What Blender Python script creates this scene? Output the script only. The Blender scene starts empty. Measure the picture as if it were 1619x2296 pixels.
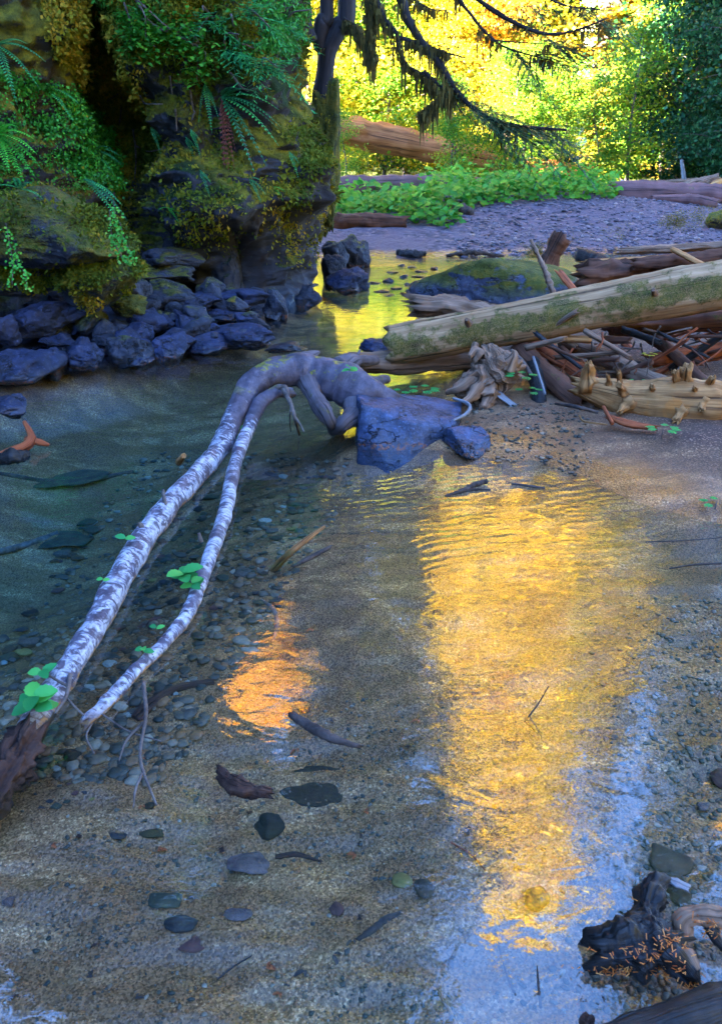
import bpy, math, random
import numpy as np
from mathutils import Vector
C = bpy.context.scene
COL = C.collection
R = math.radians
rnd = random.Random(7)
rng = np.random.default_rng(7)

# ---------------------------------------------------------------- camera, sky, sun, exposure
CAM_H = 1.6; LENS = 28.0; PITCH = math.atan((1148 - 330) / (2296 * LENS / 36))
cam = bpy.data.cameras.new('camera'); cam_o = bpy.data.objects.new('camera', cam); COL.objects.link(cam_o)
cam.sensor_fit = 'VERTICAL'; cam.sensor_height = 36; cam.lens = LENS
cam.clip_start = 0.05; cam.clip_end = 2000
cam_o.location = (0, 0, CAM_H); cam_o.rotation_euler = (R(90) - PITCH, 0, 0)
cam.dof.use_dof = True; cam.dof.focus_distance = 3.6; cam.dof.aperture_fstop = 9
C.camera = cam_o

SUN_EL = R(33); SUN_AZ = math.atan2(-0.68, -0.73)        # azimuth from +Y towards +X
w = bpy.data.worlds.new('World'); C.world = w; w.use_nodes = True
nt = w.node_tree
sky = nt.nodes.new('ShaderNodeTexSky'); sky.sky_type = 'NISHITA'; sky.sun_disc = False
sky.sun_elevation = SUN_EL; sky.sun_rotation = SUN_AZ
sky.air_density = 0.6; sky.dust_density = 0.0; sky.ozone_density = 8.0
nt.nodes['Background'].inputs['Strength'].default_value = 0.10
nt.links.new(sky.outputs[0], nt.nodes['Background'].inputs['Color'])
sl = bpy.data.lights.new('sun', 'SUN'); so = bpy.data.objects.new('sun', sl); COL.objects.link(so)
sl.energy = 5.0; sl.angle = R(0.5); sl.color = (1.0, 0.9, 0.72)
sd = Vector((math.sin(SUN_AZ) * math.cos(SUN_EL), math.cos(SUN_AZ) * math.cos(SUN_EL), math.sin(SUN_EL)))
so.rotation_euler = sd.to_track_quat('Z', 'Y').to_euler()
C.view_settings.view_transform = 'Standard'; C.view_settings.look = 'None'
C.view_settings.gamma = 1; C.view_settings.exposure = 5.25
C.cycles.max_bounces = 8; C.cycles.transparent_max_bounces = 16; C.cycles.diffuse_bounces = 3
C.cycles.glossy_bounces = 3; C.cycles.transmission_bounces = 6; C.cycles.volume_bounces = 0
C.cycles.caustics_reflective = False; C.cycles.caustics_refractive = False
C.cycles.use_denoising = True

# ---------------------------------------------------------------- placing: where a line of sight meets a level or a depth
FPX = 2296 * LENS / 36
def _ray(x, y):
    a = (x - 809.5) / FPX; b = (y - 1148) / FPX
    return (a, math.cos(PITCH) - b * math.sin(PITCH), -math.sin(PITCH) - b * math.cos(PITCH))
def P0(x, y, z=0.0):
    r = _ray(x, y); t = (z - CAM_H) / r[2]
    return np.array((r[0] * t, r[1] * t, z))
def PY(x, y, Y):
    r = _ray(x, y); t = Y / r[1]
    return np.array((r[0] * t, Y, CAM_H + r[2] * t))
def wpx(n, Y, z=0.0):                                      # n picture units at depth Y -> metres
    return n * math.hypot(Y, CAM_H - z) / FPX * 1.0

# ---------------------------------------------------------------- noise
_perm = np.random.default_rng(3).integers(0, 2**31, 4096)
def _h(i, j, k):
    return _perm[(_perm[(_perm[i & 4095] + j) & 4095] + k) & 4095] / 2**30 - 1.0
def vnoise(p):
    p = np.asarray(p, float); f = np.floor(p); i = f.astype(np.int64); t = p - f
    t = t * t * t * (t * (t * 6 - 15) + 10)
    x, y, z = i[..., 0], i[..., 1], i[..., 2]; u, v, s = t[..., 0], t[..., 1], t[..., 2]
    def L(a, b, q): return a + (b - a) * q
    return L(L(L(_h(x, y, z), _h(x+1, y, z), u), L(_h(x, y+1, z), _h(x+1, y+1, z), u), v),
             L(L(_h(x, y, z+1), _h(x+1, y, z+1), u), L(_h(x, y+1, z+1), _h(x+1, y+1, z+1), u), v), s)
def fbm(p, o=4, g=0.5, l=2.03):
    p = np.asarray(p, float); a = 1.0; r = 0.0
    for k in range(o):
        r = r + a * vnoise(p + 17.3 * k); a *= g; p = p * l
    return r
def ridged(p, o=4):
    p = np.asarray(p, float); a = 1.0; r = 0.0
    for k in range(o):
        r = r + a * (1 - 2 * np.abs(vnoise(p + 9.1 * k))); a *= 0.5; p = p * 2.1
    return r
def sstep(a, b, x):
    t = np.clip((x - a) / (b - a), 0, 1); return t * t * (3 - 2 * t)
def gauss(x, c, s): return np.exp(-((x - c) / s) ** 2)

# ---------------------------------------------------------------- mesh building
class MB:
    def __init__(s): s.v = []; s.q = []; s.t = []; s.c = []; s.k = []; s.n = 0
    def add(s, v, q=None, t=None, tc=None, tint=0.5):
        v = np.asarray(v, float).reshape(-1, 3)
        s.v.append(v); s.c.append(v if tc is None else np.asarray(tc, float).reshape(-1, 3))
        s.k.append(np.broadcast_to(np.asarray(tint, float), (len(v),)))
        if q is not None and len(q): s.q.append(np.asarray(q, np.int64) + s.n)
        if t is not None and len(t): s.t.append(np.asarray(t, np.int64) + s.n)
        s.n += len(v)
    def build(s, name, m, parent=None, loc=(0, 0, 0), smooth=True, rot=None):
        me = bpy.data.meshes.new(name)
        v = np.concatenate(s.v); q = np.concatenate(s.q) if s.q else np.zeros((0, 4), np.int64)
        t = np.concatenate(s.t) if s.t else np.zeros((0, 3), np.int64)
        me.vertices.add(len(v)); me.vertices.foreach_set('co', v.astype(np.float32).ravel())
        li = np.concatenate([q.ravel(), t.ravel()]).astype(np.int32)
        me.loops.add(len(li)); me.loops.foreach_set('vertex_index', li)
        ls = np.concatenate([np.arange(len(q)) * 4, len(q) * 4 + np.arange(len(t)) * 3]).astype(np.int32)
        me.polygons.add(len(ls)); me.polygons.foreach_set('loop_start', ls)
        me.polygons.foreach_set('use_smooth', np.full(len(ls), smooth))
        a = me.attributes.new('tc', 'FLOAT_VECTOR', 'POINT'); a.data.foreach_set('vector', np.concatenate(s.c).astype(np.float32).ravel())
        a = me.attributes.new('tint', 'FLOAT', 'POINT'); a.data.foreach_set('value', np.concatenate(s.k).astype(np.float32))
        me.update(calc_edges=True); me.validate()
        me.materials.append(m)
        o = bpy.data.objects.new(name, me); COL.objects.link(o); o.location = loc
        if rot is not None: o.rotation_euler = rot
        if parent is not None: o.parent = parent
        return o
def tag(o, label=None, cat=None, group=None, kind=None):
    if label: o['label'] = label
    if cat: o['category'] = cat
    if group: o['group'] = group
    if kind: o['kind'] = kind
    return o
def thing(name, label, cat, loc=(0, 0, 0), group=None):
    o = bpy.data.objects.new(name, None); COL.objects.link(o); o.location = loc; o.empty_display_size = 0.1
    return tag(o, label, cat, group)
def dup(o, loc=None, rot=None, scale=None, label=None, group=None, parent=None, cat=None):
    c = o.copy(); COL.objects.link(c)
    if parent is not None: c.parent = parent
    if loc is not None: c.location = loc
    if rot is not None: c.rotation_euler = rot
    if scale is not None: c.scale = scale if hasattr(scale, '__len__') else (scale,) * 3
    if label: c['label'] = label
    if group: c['group'] = group
    for ch in list(o.children): dup(ch, parent=c)
    return c
def catmull(pts, n):
    p = np.asarray(pts, float); p = np.vstack([2 * p[0] - p[1], p, 2 * p[-1] - p[-2]])
    out = []; m = len(p) - 3
    for s in np.linspace(0, m - 1e-6, n):
        i = int(s); t = s - i; a, b, c, d = p[i:i + 4]
        out.append(0.5 * (2*b + (c-a)*t + (2*a-5*b+4*c-d)*t*t + (3*b-a-3*c+d)*t**3))
    return np.array(out)
def tube(mb, pts, rad, seg=12, n=None, rough=0.0, fr=3.0, seed=0, cap=True, tint=0.5, flat=1.0, jag=0.0, gro=0.0):
    """swept limb; tc = the straightened coordinates; rough = surface lumps, gro = lengthwise grooves, jag = splintered ends"""
    pts = np.asarray(pts, float); rad = np.asarray(rad, float) * np.ones(len(pts))
    if n and n != len(pts):
        rad = np.interp(np.linspace(0, 1, n), np.linspace(0, 1, len(pts)), rad); pts = catmull(pts, n)
    T = np.gradient(pts, axis=0); T /= np.linalg.norm(T, axis=1)[:, None] + 1e-12
    up = np.array((0, 0, 1.0)) if abs(T[0][2]) < 0.9 else np.array((0, 1.0, 0))
    U = []; u = np.cross(up, T[0]); u /= np.linalg.norm(u)
    for t in T:
        u = u - t * u.dot(t); u /= np.linalg.norm(u); U.append(u)
    U = np.array(U); V = np.cross(T, U)
    L = np.concatenate([[0], np.cumsum(np.linalg.norm(np.diff(pts, axis=0), axis=1))])
    th = np.linspace(0, 2 * np.pi, seg, endpoint=False); cs = np.cos(th); sn = np.sin(th)
    r0 = rad.mean()
    tc = np.stack([cs[None, :] * r0 + 0 * rad[:, None], sn[None, :] * r0 + 0 * rad[:, None], L[:, None] + 0 * cs[None, :]], -1)
    d = np.ones((len(pts), seg))
    if rough: d += rough * fbm(tc * np.array((1, 1, 1)) * fr / r0 * 0.3 + seed * 11.1, 3)
    if gro: d += gro * fbm(tc * np.array((4 / r0, 4 / r0, 0.5 / r0)) + seed * 5.7, 5, .6)
    if rough > .1: d += .10 * rough * ridged(tc * np.array((5, 5, 2.2)) / r0 + seed, 3)
    P = pts[:, None, :] + (U[:, None, :] * cs[None, :, None] + V[:, None, :] * sn[None, :, None] * flat) * (rad[:, None] * d)[..., None]
    if jag:
        for e, sg in ((0, -1), (len(pts) - 1, 1)):
            if jag < 0 and e == 0: continue
            a = abs(jag) * np.array([vnoise(np.array((c * 2.2 + seed, s * 2.2, e * 3.3))) for c, s in zip(cs, sn)])
            P[e] += T[e] * (sg * np.abs(a) * 1.6)[:, None]
    nn = len(pts); idx = np.arange(nn * seg).reshape(nn, seg)
    a = idx[:-1]; b = np.roll(idx, -1, 1)[:-1]; c = np.roll(idx, -1, 1)[1:]; e = idx[1:]
    q = np.stack([a, b, c, e], -1).reshape(-1, 4)
    v = P.reshape(-1, 3); tcs = tc.reshape(-1, 3); tt = []
    if cap:
        for e, k in ((0, 0), (nn - 1, 1)):
            ce = P[e].mean(0); ins = ce + (P[e] - ce) * 0.55 - T[e] * (1 if k else -1) * rad[e] * (0.25 if jag else -0.0)
            base = len(v); v = np.vstack([v, ins, ce[None] - T[e] * (1 if k else -1) * rad[e] * (0.3 if jag else 0)])
            tcs = np.vstack([tcs, tc[e] * np.array((.55, .55, 1)), [[0, 0, L[e]]]])
            for j in range(seg):
                j2 = (j + 1) % seg
                f = [idx[e, j], idx[e, j2], base + j2, base + j]; g = [base + j, base + j2, base + seg]
                if not k: f = f; g = g
                else: f = f[::-1]; g = g[::-1]
                q = np.vstack([q, [f[::-1]]]); tt.append(g[::-1])
    mb.add(v, q, tt, tcs, tint)
    return pts
def ico(sub):
    t = (1 + 5 ** .5) / 2
    v = [(-1, t, 0), (1, t, 0), (-1, -t, 0), (1, -t, 0), (0, -1, t), (0, 1, t), (0, -1, -t), (0, 1, -t), (t, 0, -1), (t, 0, 1), (-t, 0, -1), (-t, 0, 1)]
    f = [(0,11,5),(0,5,1),(0,1,7),(0,7,10),(0,10,11),(1,5,9),(5,11,4),(11,10,2),(10,7,6),(7,1,8),(3,9,4),(3,4,2),(3,2,6),(3,6,8),(3,8,9),(4,9,5),(2,4,11),(6,2,10),(8,6,7),(9,8,1)]
    v = [np.array(a, float) / np.linalg.norm(a) for a in v]
    for _ in range(sub):
        c = {}; nf = []
        def mid(a, b):
            k = (min(a, b), max(a, b))
            if k not in c:
                m = v[a] + v[b]; v.append(m / np.linalg.norm(m)); c[k] = len(v) - 1
            return c[k]
        for a, b, d in f:
            x, y, z = mid(a, b), mid(b, d), mid(d, a)
            nf += [(a, x, z), (b, y, x), (d, z, y), (x, y, z)]
        f = nf
    return np.array(v), np.array(f)
_ICO = {k: ico(k) for k in (1, 2, 3, 4, 5)}
def rock_geo(seed, size, sub=4, cuts=9, lump=0.18, fine=0.05, soft=0.07):
    """a faceted boulder: a ball cut by random planes, softened, then roughened"""
    g = np.random.default_rng(seed); v, f = _ICO[sub]
    n = g.normal(size=(cuts, 3)); n /= np.linalg.norm(n, axis=1)[:, None]; d = g.uniform(0.55, 0.95, cuts)
    dots = v @ n.T; r = np.where(dots > 0.05, d / np.maximum(dots, 0.05), 9.0)
    r = np.concatenate([r, np.full((len(v), 1), 1.15)], 1)
    r = -soft * np.log(np.exp(-r / soft).sum(1))
    p = v * r[:, None]
    p = p * (1 + lump * fbm(v * 1.6 + seed * 3.7, 2) * 0.6 + fine * ridged(v * 4.5 + seed, 3) * .6)[:, None]
    p /= np.abs(p).max(0)
    return p * np.asarray(size) / 2, f

# ---------------------------------------------------------------- node helper
class ND:
    def __init__(s, name):
        s.m = bpy.data.materials.new(name); s.m.use_nodes = True; s.t = s.m.node_tree; s.t.nodes.clear()
        s.out = s.t.nodes.new('ShaderNodeOutputMaterial')
    def n(s, ty, **k):
        x = s.t.nodes.new(ty)
        for a, b in k.items(): setattr(x, a, b)
        return x
    def put(s, sock, val):
        if isinstance(val, bpy.types.NodeSocket): s.t.links.new(val, sock)
        elif val is not None:
            if hasattr(sock.default_value, '__len__') and not hasattr(val, '__len__'): val = (val,) * len(sock.default_value)
            if hasattr(sock.default_value, '__len__') and len(sock.default_value) == 4 and len(val) == 3: val = (*val, 1)
            sock.default_value = val
    def attr(s, name, vec=False):
        x = s.n('ShaderNodeAttribute', attribute_name=name); return x.outputs['Vector' if vec else 'Fac']
    def tc(s): return s.attr('tc', True)
    def obj(s): return s.n('ShaderNodeTexCoord').outputs['Object']
    def geo(s, o): return s.n('ShaderNodeNewGeometry').outputs[o]
    def sep(s, v, c):
        x = s.n('ShaderNodeSeparateXYZ'); s.put(x.inputs[0], v); return x.outputs[c]
    def mp(s, v, sc=(1, 1, 1), loc=(0, 0, 0), rot=(0, 0, 0)):
        x = s.n('ShaderNodeMapping'); s.put(x.inputs['Vector'], v)
        x.inputs['Scale'].default_value = sc; x.inputs['Location'].default_value = loc; x.inputs['Rotation'].default_value = rot
        return x.outputs[0]
    def noise(s, v, sc, det=4, ro=0.55, dist=0.0, col=False):
        x = s.n('ShaderNodeTexNoise'); s.put(x.inputs['Vector'], v); s.put(x.inputs['Scale'], sc)
        x.inputs['Detail'].default_value = det; x.inputs['Roughness'].default_value = ro; x.inputs['Distortion'].default_value = dist
        return x.outputs['Color' if col else 'Fac']
    def vor(s, v, sc, feat='F1', out='Distance', rand=1.0):
        x = s.n('ShaderNodeTexVoronoi', feature=feat); s.put(x.inputs['Vector'], v); s.put(x.inputs['Scale'], sc)
        x.inputs['Randomness'].default_value = rand
        return x.outputs[out]
    def wave(s, v, sc, dist=2, det=2, dsc=1.0, dirn='X', ty='BANDS'):
        x = s.n('ShaderNodeTexWave', wave_type=ty)
        if ty == 'BANDS': x.bands_direction = dirn
        s.put(x.inputs['Vector'], v); s.put(x.inputs['Scale'], sc)
        x.inputs['Distortion'].default_value = dist; x.inputs['Detail'].default_value = det; x.inputs['Detail Scale'].default_value = dsc
        return x.outputs['Fac']
    def ramp(s, f, stops, interp='LINEAR'):
        x = s.n('ShaderNodeValToRGB'); s.put(x.inputs[0], f); e = x.color_ramp.elements; x.color_ramp.interpolation = interp
        while len(e) < len(stops): e.new(0.5)
        for a, (p, c) in zip(e, stops):
            a.position = p; a.color = (c, c, c, 1) if not hasattr(c, '__len__') else (*c, 1)
        return x.outputs[0]
    def mix(s, f, a, b, mode='MIX'):
        x = s.n('ShaderNodeMix', data_type='RGBA', blend_type=mode); s.put(x.inputs[0], f); s.put(x.inputs[6], a); s.put(x.inputs[7], b)
        return x.outputs[2]
    def mth(s, op, a, b=None, c=None, clamp=False):
        x = s.n('ShaderNodeMath', operation=op, use_clamp=clamp)
        for i, q in enumerate((a, b, c)):
            if q is not None: s.put(x.inputs[i], q)
        return x.outputs[0]
    def rng(s, f, a, b, c=0.0, d=1.0, smooth=True):
        x = s.n('ShaderNodeMapRange'); x.interpolation_type = 'SMOOTHSTEP' if smooth else 'LINEAR'
        for i, q in enumerate((f, a, b, c, d)): s.put(x.inputs[i], q)
        return x.outputs[0]
    def vadd(s, a, b):
        x = s.n('ShaderNodeVectorMath', operation='ADD'); s.put(x.inputs[0], a); s.put(x.inputs[1], b); return x.outputs[0]
    def vscale(s, a, k):
        x = s.n('ShaderNodeVectorMath', operation='SCALE'); s.put(x.inputs[0], a); s.put(x.inputs['Scale'], k); return x.outputs[0]
    def bump(s, h, st=0.5, d=0.02, nrm=None):
        x = s.n('ShaderNodeBump'); s.put(x.inputs['Height'], h); x.inputs['Strength'].default_value = st; x.inputs['Distance'].default_value = d
        if nrm is not None: s.put(x.inputs['Normal'], nrm)
        return x.outputs[0]
    def bsdf(s, col, rough=0.8, nrm=None, spec=0.35, **k):
        x = s.n('ShaderNodeBsdfPrincipled'); s.put(x.inputs['Base Color'], col); s.put(x.inputs['Roughness'], rough)
        s.put(x.inputs['Specular IOR Level'], spec)
        if nrm is not None: s.put(x.inputs['Normal'], nrm)
        for a, b in k.items(): s.put(x.inputs[a], b)
        return x.outputs[0]
    def mixs(s, f, a, b):
        x = s.n('ShaderNodeMixShader'); s.put(x.inputs[0], f); s.put(x.inputs[1], a); s.put(x.inputs[2], b); return x.outputs[0]
    def done(s, sh, disp=None):
        s.t.links.new(sh, s.out.inputs['Surface']); return s.m
# ---------------------------------------------------------------- materials
MOSS1, MOSS2, MOSS3 = (0.016, 0.018, 0.003), (0.17, 0.115, 0.010), (0.075, 0.078, 0.008)
def mat_rock(name, dark, light, moss=0.0, sc=3.0, wet=True, mossz=0.25, vein=0.0, rough=0.75):
    n = ND(name); p = n.geo('Position'); q = n.vadd(n.obj(), n.vscale(n.n('ShaderNodeObjectInfo').outputs['Random'], 9.0))
    a = n.noise(q, sc, 6, 0.62); b = n.noise(q, sc * 7, 5, 0.7); c = n.vor(n.mp(q, (1, 1, 1.4)), sc * 2.2)
    f = n.mth('ADD', n.mth('MULTIPLY', a, 0.6), n.mth('MULTIPLY', b, 0.4))
    col = n.ramp(f, [(0.36, dark), (0.60, light)]); col = n.mix(0.75, col, n.mix(1.0, col, n.ramp(n.noise(q, sc * 2.6, 6, 0.75, 0.5), [(0.34, 0.25), (0.5, 0.9), (0.68, 1.7)]), 'MULTIPLY'))
    col = n.mix(n.rng(n.noise(q, sc * 16, 3, 0.7), 0.56, 0.72), col, tuple(min(1, x * 1.5 + 0.02) for x in light))
    crk = n.rng(n.mth('ABSOLUTE', n.mth('SUBTRACT', n.noise(n.mp(q, (1, 1, 1.8)), sc * .8, 5, .62, .3), 0.5)), 0.014, 0.0)
    col = n.mix(n.mth('MULTIPLY', crk, 0.85), col, (.004, .004, .006))
    rst = n.noise(q, sc * 1.7, 4, 0.6)
    col = n.mix(n.mth('MULTIPLY', n.rng(rst, 0.55, 0.72), 0.55), col, (light[0] * 1.3, light[1] * .85, light[2] * .55))
    h = n.mth('SUBTRACT', n.mth('ADD', f, n.mth('MULTIPLY', n.mth('MINIMUM', c, 0.35), 0.9)), n.mth('MULTIPLY', crk, .5))
    ro = rough
    if moss > 0:
        nz = n.sep(n.geo('Normal'), 2); mn = n.noise(p, 2.6, 6, 0.68)
        mf = n.rng(n.mth('ADD', n.mth('MULTIPLY', nz, mossz), mn), 1.02 - moss * 0.55, 1.14 - moss * 0.55)
        mf = n.mth('MULTIPLY', mf, n.rng(n.sep(p, 2), 0.08, 0.30))
        mc = n.ramp(n.noise(p, 7, 5, 0.7), [(0.3, MOSS1), (0.5, MOSS3), (0.68, MOSS2)])
        col = n.mix(mf, col, mc); ro = n.mth('MAXIMUM', ro, n.mth('MULTIPLY', mf, 0.95))
        h = n.mth('ADD', h, n.mth('MULTIPLY', mf, n.mth('ADD', 0.25, n.mth('MULTIPLY', n.noise(p, 60, 3, 0.7), 0.8))))
    if wet:
        z = n.mth('ADD', n.sep(p, 2), n.mth('MULTIPLY', n.mth('SUBTRACT', n.noise(p, 9, 3), 0.5), 0.07))
        wf = n.rng(z, 0.10, 0.03)
        ring = n.mth('MULTIPLY', n.rng(z, 0.05, 0.025), n.rng(z, 0.0, 0.012))
        col = n.mix(n.mth('MULTIPLY', wf, 0.45), col, (0.02, 0.02, 0.025))
        col = n.mix(n.mth('MULTIPLY', ring, n.mth('MULTIPLY', 0.7, n.mth('MULTIPLY', n.rng(n.noise(p, 45, 2), 0.50, 0.60), n.rng(n.noise(p, 3.5, 2), 0.42, 0.55)))), col, (0.22, 0.07, 0.025))
        ro = n.mth('SUBTRACT', ro, n.mth('MULTIPLY', wf, 0.45))
    return n.done(n.bsdf(col, ro, n.bump(h, 0.8, 0.035), 0.35))
def mat_wood(name, cols, sc=1.0, moss=0.0, grain=1.0, rough=0.8, wet=0.0, patch=None, bump=0.6, mosslo=False):
    """weathered wood: streaks along the log, checks, optional moss"""
    n = ND(name); t = n.tc(); p = n.geo('Position')
    st = n.noise(n.mp(t, (22 * sc, 22 * sc, 1.6 * sc)), 1.0, 5, 0.65, 0.4); fi = n.noise(n.mp(t, (90 * sc, 90 * sc, 4 * sc)), 1.0, 3, 0.6)
    lo = n.noise(t, 4.0 * sc, 4, 0.6)
    f = n.mth('ADD', n.mth('MULTIPLY', st, 0.55 * grain), n.mth('ADD', n.mth('MULTIPLY', fi, 0.25), n.mth('MULTIPLY', lo, 0.2 + 0.55 * (1 - grain))))
    k = len(cols); col = n.ramp(f, [(0.30 + 0.38 * i / (k - 1), c) for i, c in enumerate(cols)])
    crack = n.rng(n.noise(n.mp(t, (45 * sc, 45 * sc, 1.2 * sc)), 1.0, 2, 0.5), 0.42, 0.33)
    col = n.mix(n.mth('MULTIPLY', crack, 0.75), col, tuple(c * .25 for c in cols[0]))
    if patch is not None:
        col = n.mix(n.mth('MULTIPLY', n.rng(n.noise(t, 3.2 * sc, 4, 0.6), 0.52, 0.62), 0.8), col, patch)
    h = n.mth('SUBTRACT', n.mth('ADD', n.mth('MULTIPLY', st, 0.7), n.mth('MULTIPLY', fi, 0.3)), n.mth('MULTIPLY', crack, 0.8))
    ro = rough
    if moss > 0:
        nz = n.sep(n.geo('Normal'), 2); nn = n.noise(p, 5.5, 6, 0.7)
        side = n.mth('MULTIPLY', n.mth('ABSOLUTE', n.mth('SUBTRACT', nz, 0.05 if mosslo else 0.7)), -0.22)
        mf = n.rng(n.mth('ADD', nn, side), 0.60 - moss * 0.3, 0.70 - moss * 0.3)
        mc = n.ramp(n.noise(p, 14, 5, 0.7), [(0.3, MOSS1), (0.5, MOSS3), (0.7, MOSS2)])
        fuzz = n.rng(n.noise(p, 130, 3, .7), 0.35, 0.6)
        mf = n.mth('MULTIPLY', mf, n.mth('ADD', 0.45, n.mth('MULTIPLY', fuzz, 0.55)))
        col = n.mix(mf, col, mc); h = n.mth('ADD', h, n.mth('MULTIPLY', mf, 0.5))
    if wet: ro = n.rng(n.noise(t, 30, 3), 0.4, 0.6, max(0.15, rough - wet), rough)
    return n.done(n.bsdf(col, ro, n.bump(h, bump, 0.012), 0.3 + wet))
def mat_bark():
    """white alder bark: pale rings broken by dark lenticels, bare brown below the water line, yellow moss near the root"""
    n = ND('white_bark'); t = n.tc(); p = n.geo('Position')
    ring = n.noise(n.mp(n.vadd(t, n.vscale(n.noise(t, 6, 3, .6, col=True), 0.06)), (12, 12, 30)), 1.0, 5, 0.7, 1.2); pat = n.noise(n.mp(t, (11, 11, 7)), 1.0, 3, 0.6)
    dk = n.noise(n.mp(t, (14, 14, 90)), 1.0, 3, 0.6)
    along = n.sep(p, 1)
    thr = n.rng(along, 4.25, 4.8, 0.0, 0.22)
    wf = n.rng(n.mth('SUBTRACT', n.mth('ADD', n.mth('MULTIPLY', ring, 0.65), n.mth('MULTIPLY', pat, 0.35)), thr), 0.45, 0.55)
    bc = n.ramp(n.noise(t, 16, 5, .65), [(0.3, (0.03, 0.022, 0.032)), (0.5, (0.075, 0.06, 0.082)), (0.72, (0.15, 0.125, 0.15))])
    col = n.mix(wf, bc, n.ramp(n.noise(t, 40, 4), [(0.3, (0.20, 0.20, 0.24)), (0.65, (0.52, 0.51, 0.56))]))
    col = n.mix(n.mth('MULTIPLY', n.rng(dk, 0.60, 0.66), 0.8), col, (0.06, 0.045, 0.05))
    z = n.mth('ADD', n.sep(p, 2), n.mth('MULTIPLY', n.mth('SUBTRACT', n.noise(p, 14, 3), 0.5), 0.03))
    col = n.mix(n.rng(z, 0.016, 0.006), col, (0.05, 0.038, 0.018))
    col = n.mix(n.mth('MULTIPLY', n.mth('MULTIPLY', n.rng(z, 0.028, 0.018), n.rng(z, 0.006, 0.012)), n.rng(n.noise(p, 60, 2), 0.4, 0.55)), col, (0.34, 0.17, 0.05))
    near = n.mth('MULTIPLY', n.rng(along, 2.1, 1.75), n.rng(n.noise(t, 10, 4), 0.38, 0.52))
    col = n.mix(near, col, n.ramp(n.noise(t, 30, 4), [(0.35, (0.05, 0.022, 0.015)), (0.6, (0.17, 0.085, 0.05))]))
    ms = n.mth('MULTIPLY', n.rng(along, 4.55, 4.75), n.rng(n.mth('ADD', n.noise(p, 7, 5, .7), n.mth('MULTIPLY', n.sep(n.geo('Normal'), 2), 0.10)), 0.60, 0.68))
    col = n.mix(ms, col, n.ramp(n.noise(p, 40, 4), [(0.35, (0.07, 0.075, 0.01)), (0.65, (0.28, 0.23, 0.03))]))
    h = n.mth('ADD', n.mth('MULTIPLY', ring, 0.5), n.mth('ADD', n.mth('MULTIPLY', n.noise(t, 90, 4, .7), 0.5), n.mth('ADD', n.mth('MULTIPLY', ms, .4), n.mth('MULTIPLY', n.mth('MULTIPLY', n.rng(along, 4.3, 4.8), n.noise(n.mp(t, (30, 30, 9)), 1.0, 5, .7)), 2.5))))
    return n.done(n.bsdf(col, 0.62, n.bump(h, 0.55, 0.008), 0.35))
def mat_leaf(name, stops, trans=0.4, rough=0.5):
    n = ND(name); k = n.attr('tint')
    col = n.ramp(k, stops); col = n.mix(0.35, col, n.mix(1.0, col, n.ramp(n.noise(n.geo('Position'), 1.3, 2), [(0.3, 0.55), (0.7, 1.35)]), 'MULTIPLY'))
    a = n.bsdf(col, rough, None, 0.25); b = n.n('ShaderNodeBsdfTranslucent'); n.put(b.inputs[0], n.mix(0.35, col, (0.9, 0.8, 0.12), 'MULTIPLY') if False else col)
    return n.done(n.mixs(trans, a, b.outputs[0]))
def mat_flat(name, c1, c2, sc=8, rough=0.85, spec=.3, bump=.3):
    n = ND(name); t = n.obj(); a = n.noise(t, sc, 5, .65)
    return n.done(n.bsdf(n.ramp(a, [(0.35, c1), (0.65, c2)]), rough, n.bump(n.noise(t, sc * 4, 4, .7), bump, 0.01), spec))

M = {}
M['cliff'] = None
M['blue_rock'] = mat_rock('blue_grey_basalt', (0.0054, 0.0072, 0.0190), (0.0211, 0.0261, 0.0636), 0.12, 3.0)
M['mossy_rock'] = mat_rock('mossy_basalt', (0.0081, 0.0086, 0.0135), (0.0315, 0.0324, 0.0450), 1.12, 2.2, mossz=0.10)
M['half_mossy'] = mat_rock('part_mossy_basalt', (0.0079, 0.0090, 0.0144), (0.0288, 0.0306, 0.0468), 0.62, 2.6)
M['dark_rock'] = mat_rock('dark_wet_basalt', (0.0043, 0.0047, 0.0079), (0.0180, 0.0198, 0.0324), 0.2, 3.5)
M['boulder'] = mat_rock('grey_boulder', (0.0151, 0.0212, 0.0409), (0.0511, 0.0745, 0.1477), 0.0, 4.0, rough=.55)
M['big_boulder'] = mat_rock('big_mossy_boulder', (0.0239, 0.0273, 0.0445), (0.0683, 0.0750, 0.1193), 0.95, 1.6, mossz=0.25)
M['grey_wood'] = mat_wood('grey_weathered_wood', [(0.0449, 0.0217, 0.0124), (0.1359, 0.0721, 0.0412), (0.2732, 0.1541, 0.0947), (0.4015, 0.2413, 0.1531)], 1.0)
M['moss_log'] = mat_wood('mossy_log_wood', [(0.0738, 0.0367, 0.0157), (0.2447, 0.1256, 0.0538), (0.4409, 0.2514, 0.1222), (0.6371, 0.3854, 0.2151)], 0.7, moss=0.85, mosslo=True)
M['tan_wood'] = mat_wood('tan_weathered_wood', [(0.0844, 0.0312, 0.0093), (0.2537, 0.1040, 0.0309), (0.4591, 0.2081, 0.0679), (0.6279, 0.3120, 0.1234)], 1.2, patch=(0.4829, 0.1618, 0.0283))
M['brown_wood'] = mat_wood('brown_bark_wood', [(0.0234, 0.0083, 0.0043), (0.0658, 0.0241, 0.0118), (0.1317, 0.0494, 0.0248), (0.1937, 0.0827, 0.0449)], 1.0, moss=0.12)
M['red_wood'] = mat_wood('red_brown_rotten_wood', [(0.0511, 0.0102, 0.0031), (0.1841, 0.0382, 0.0104), (0.3475, 0.0807, 0.0235), (0.4598, 0.1426, 0.0522)], 1.3)
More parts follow.
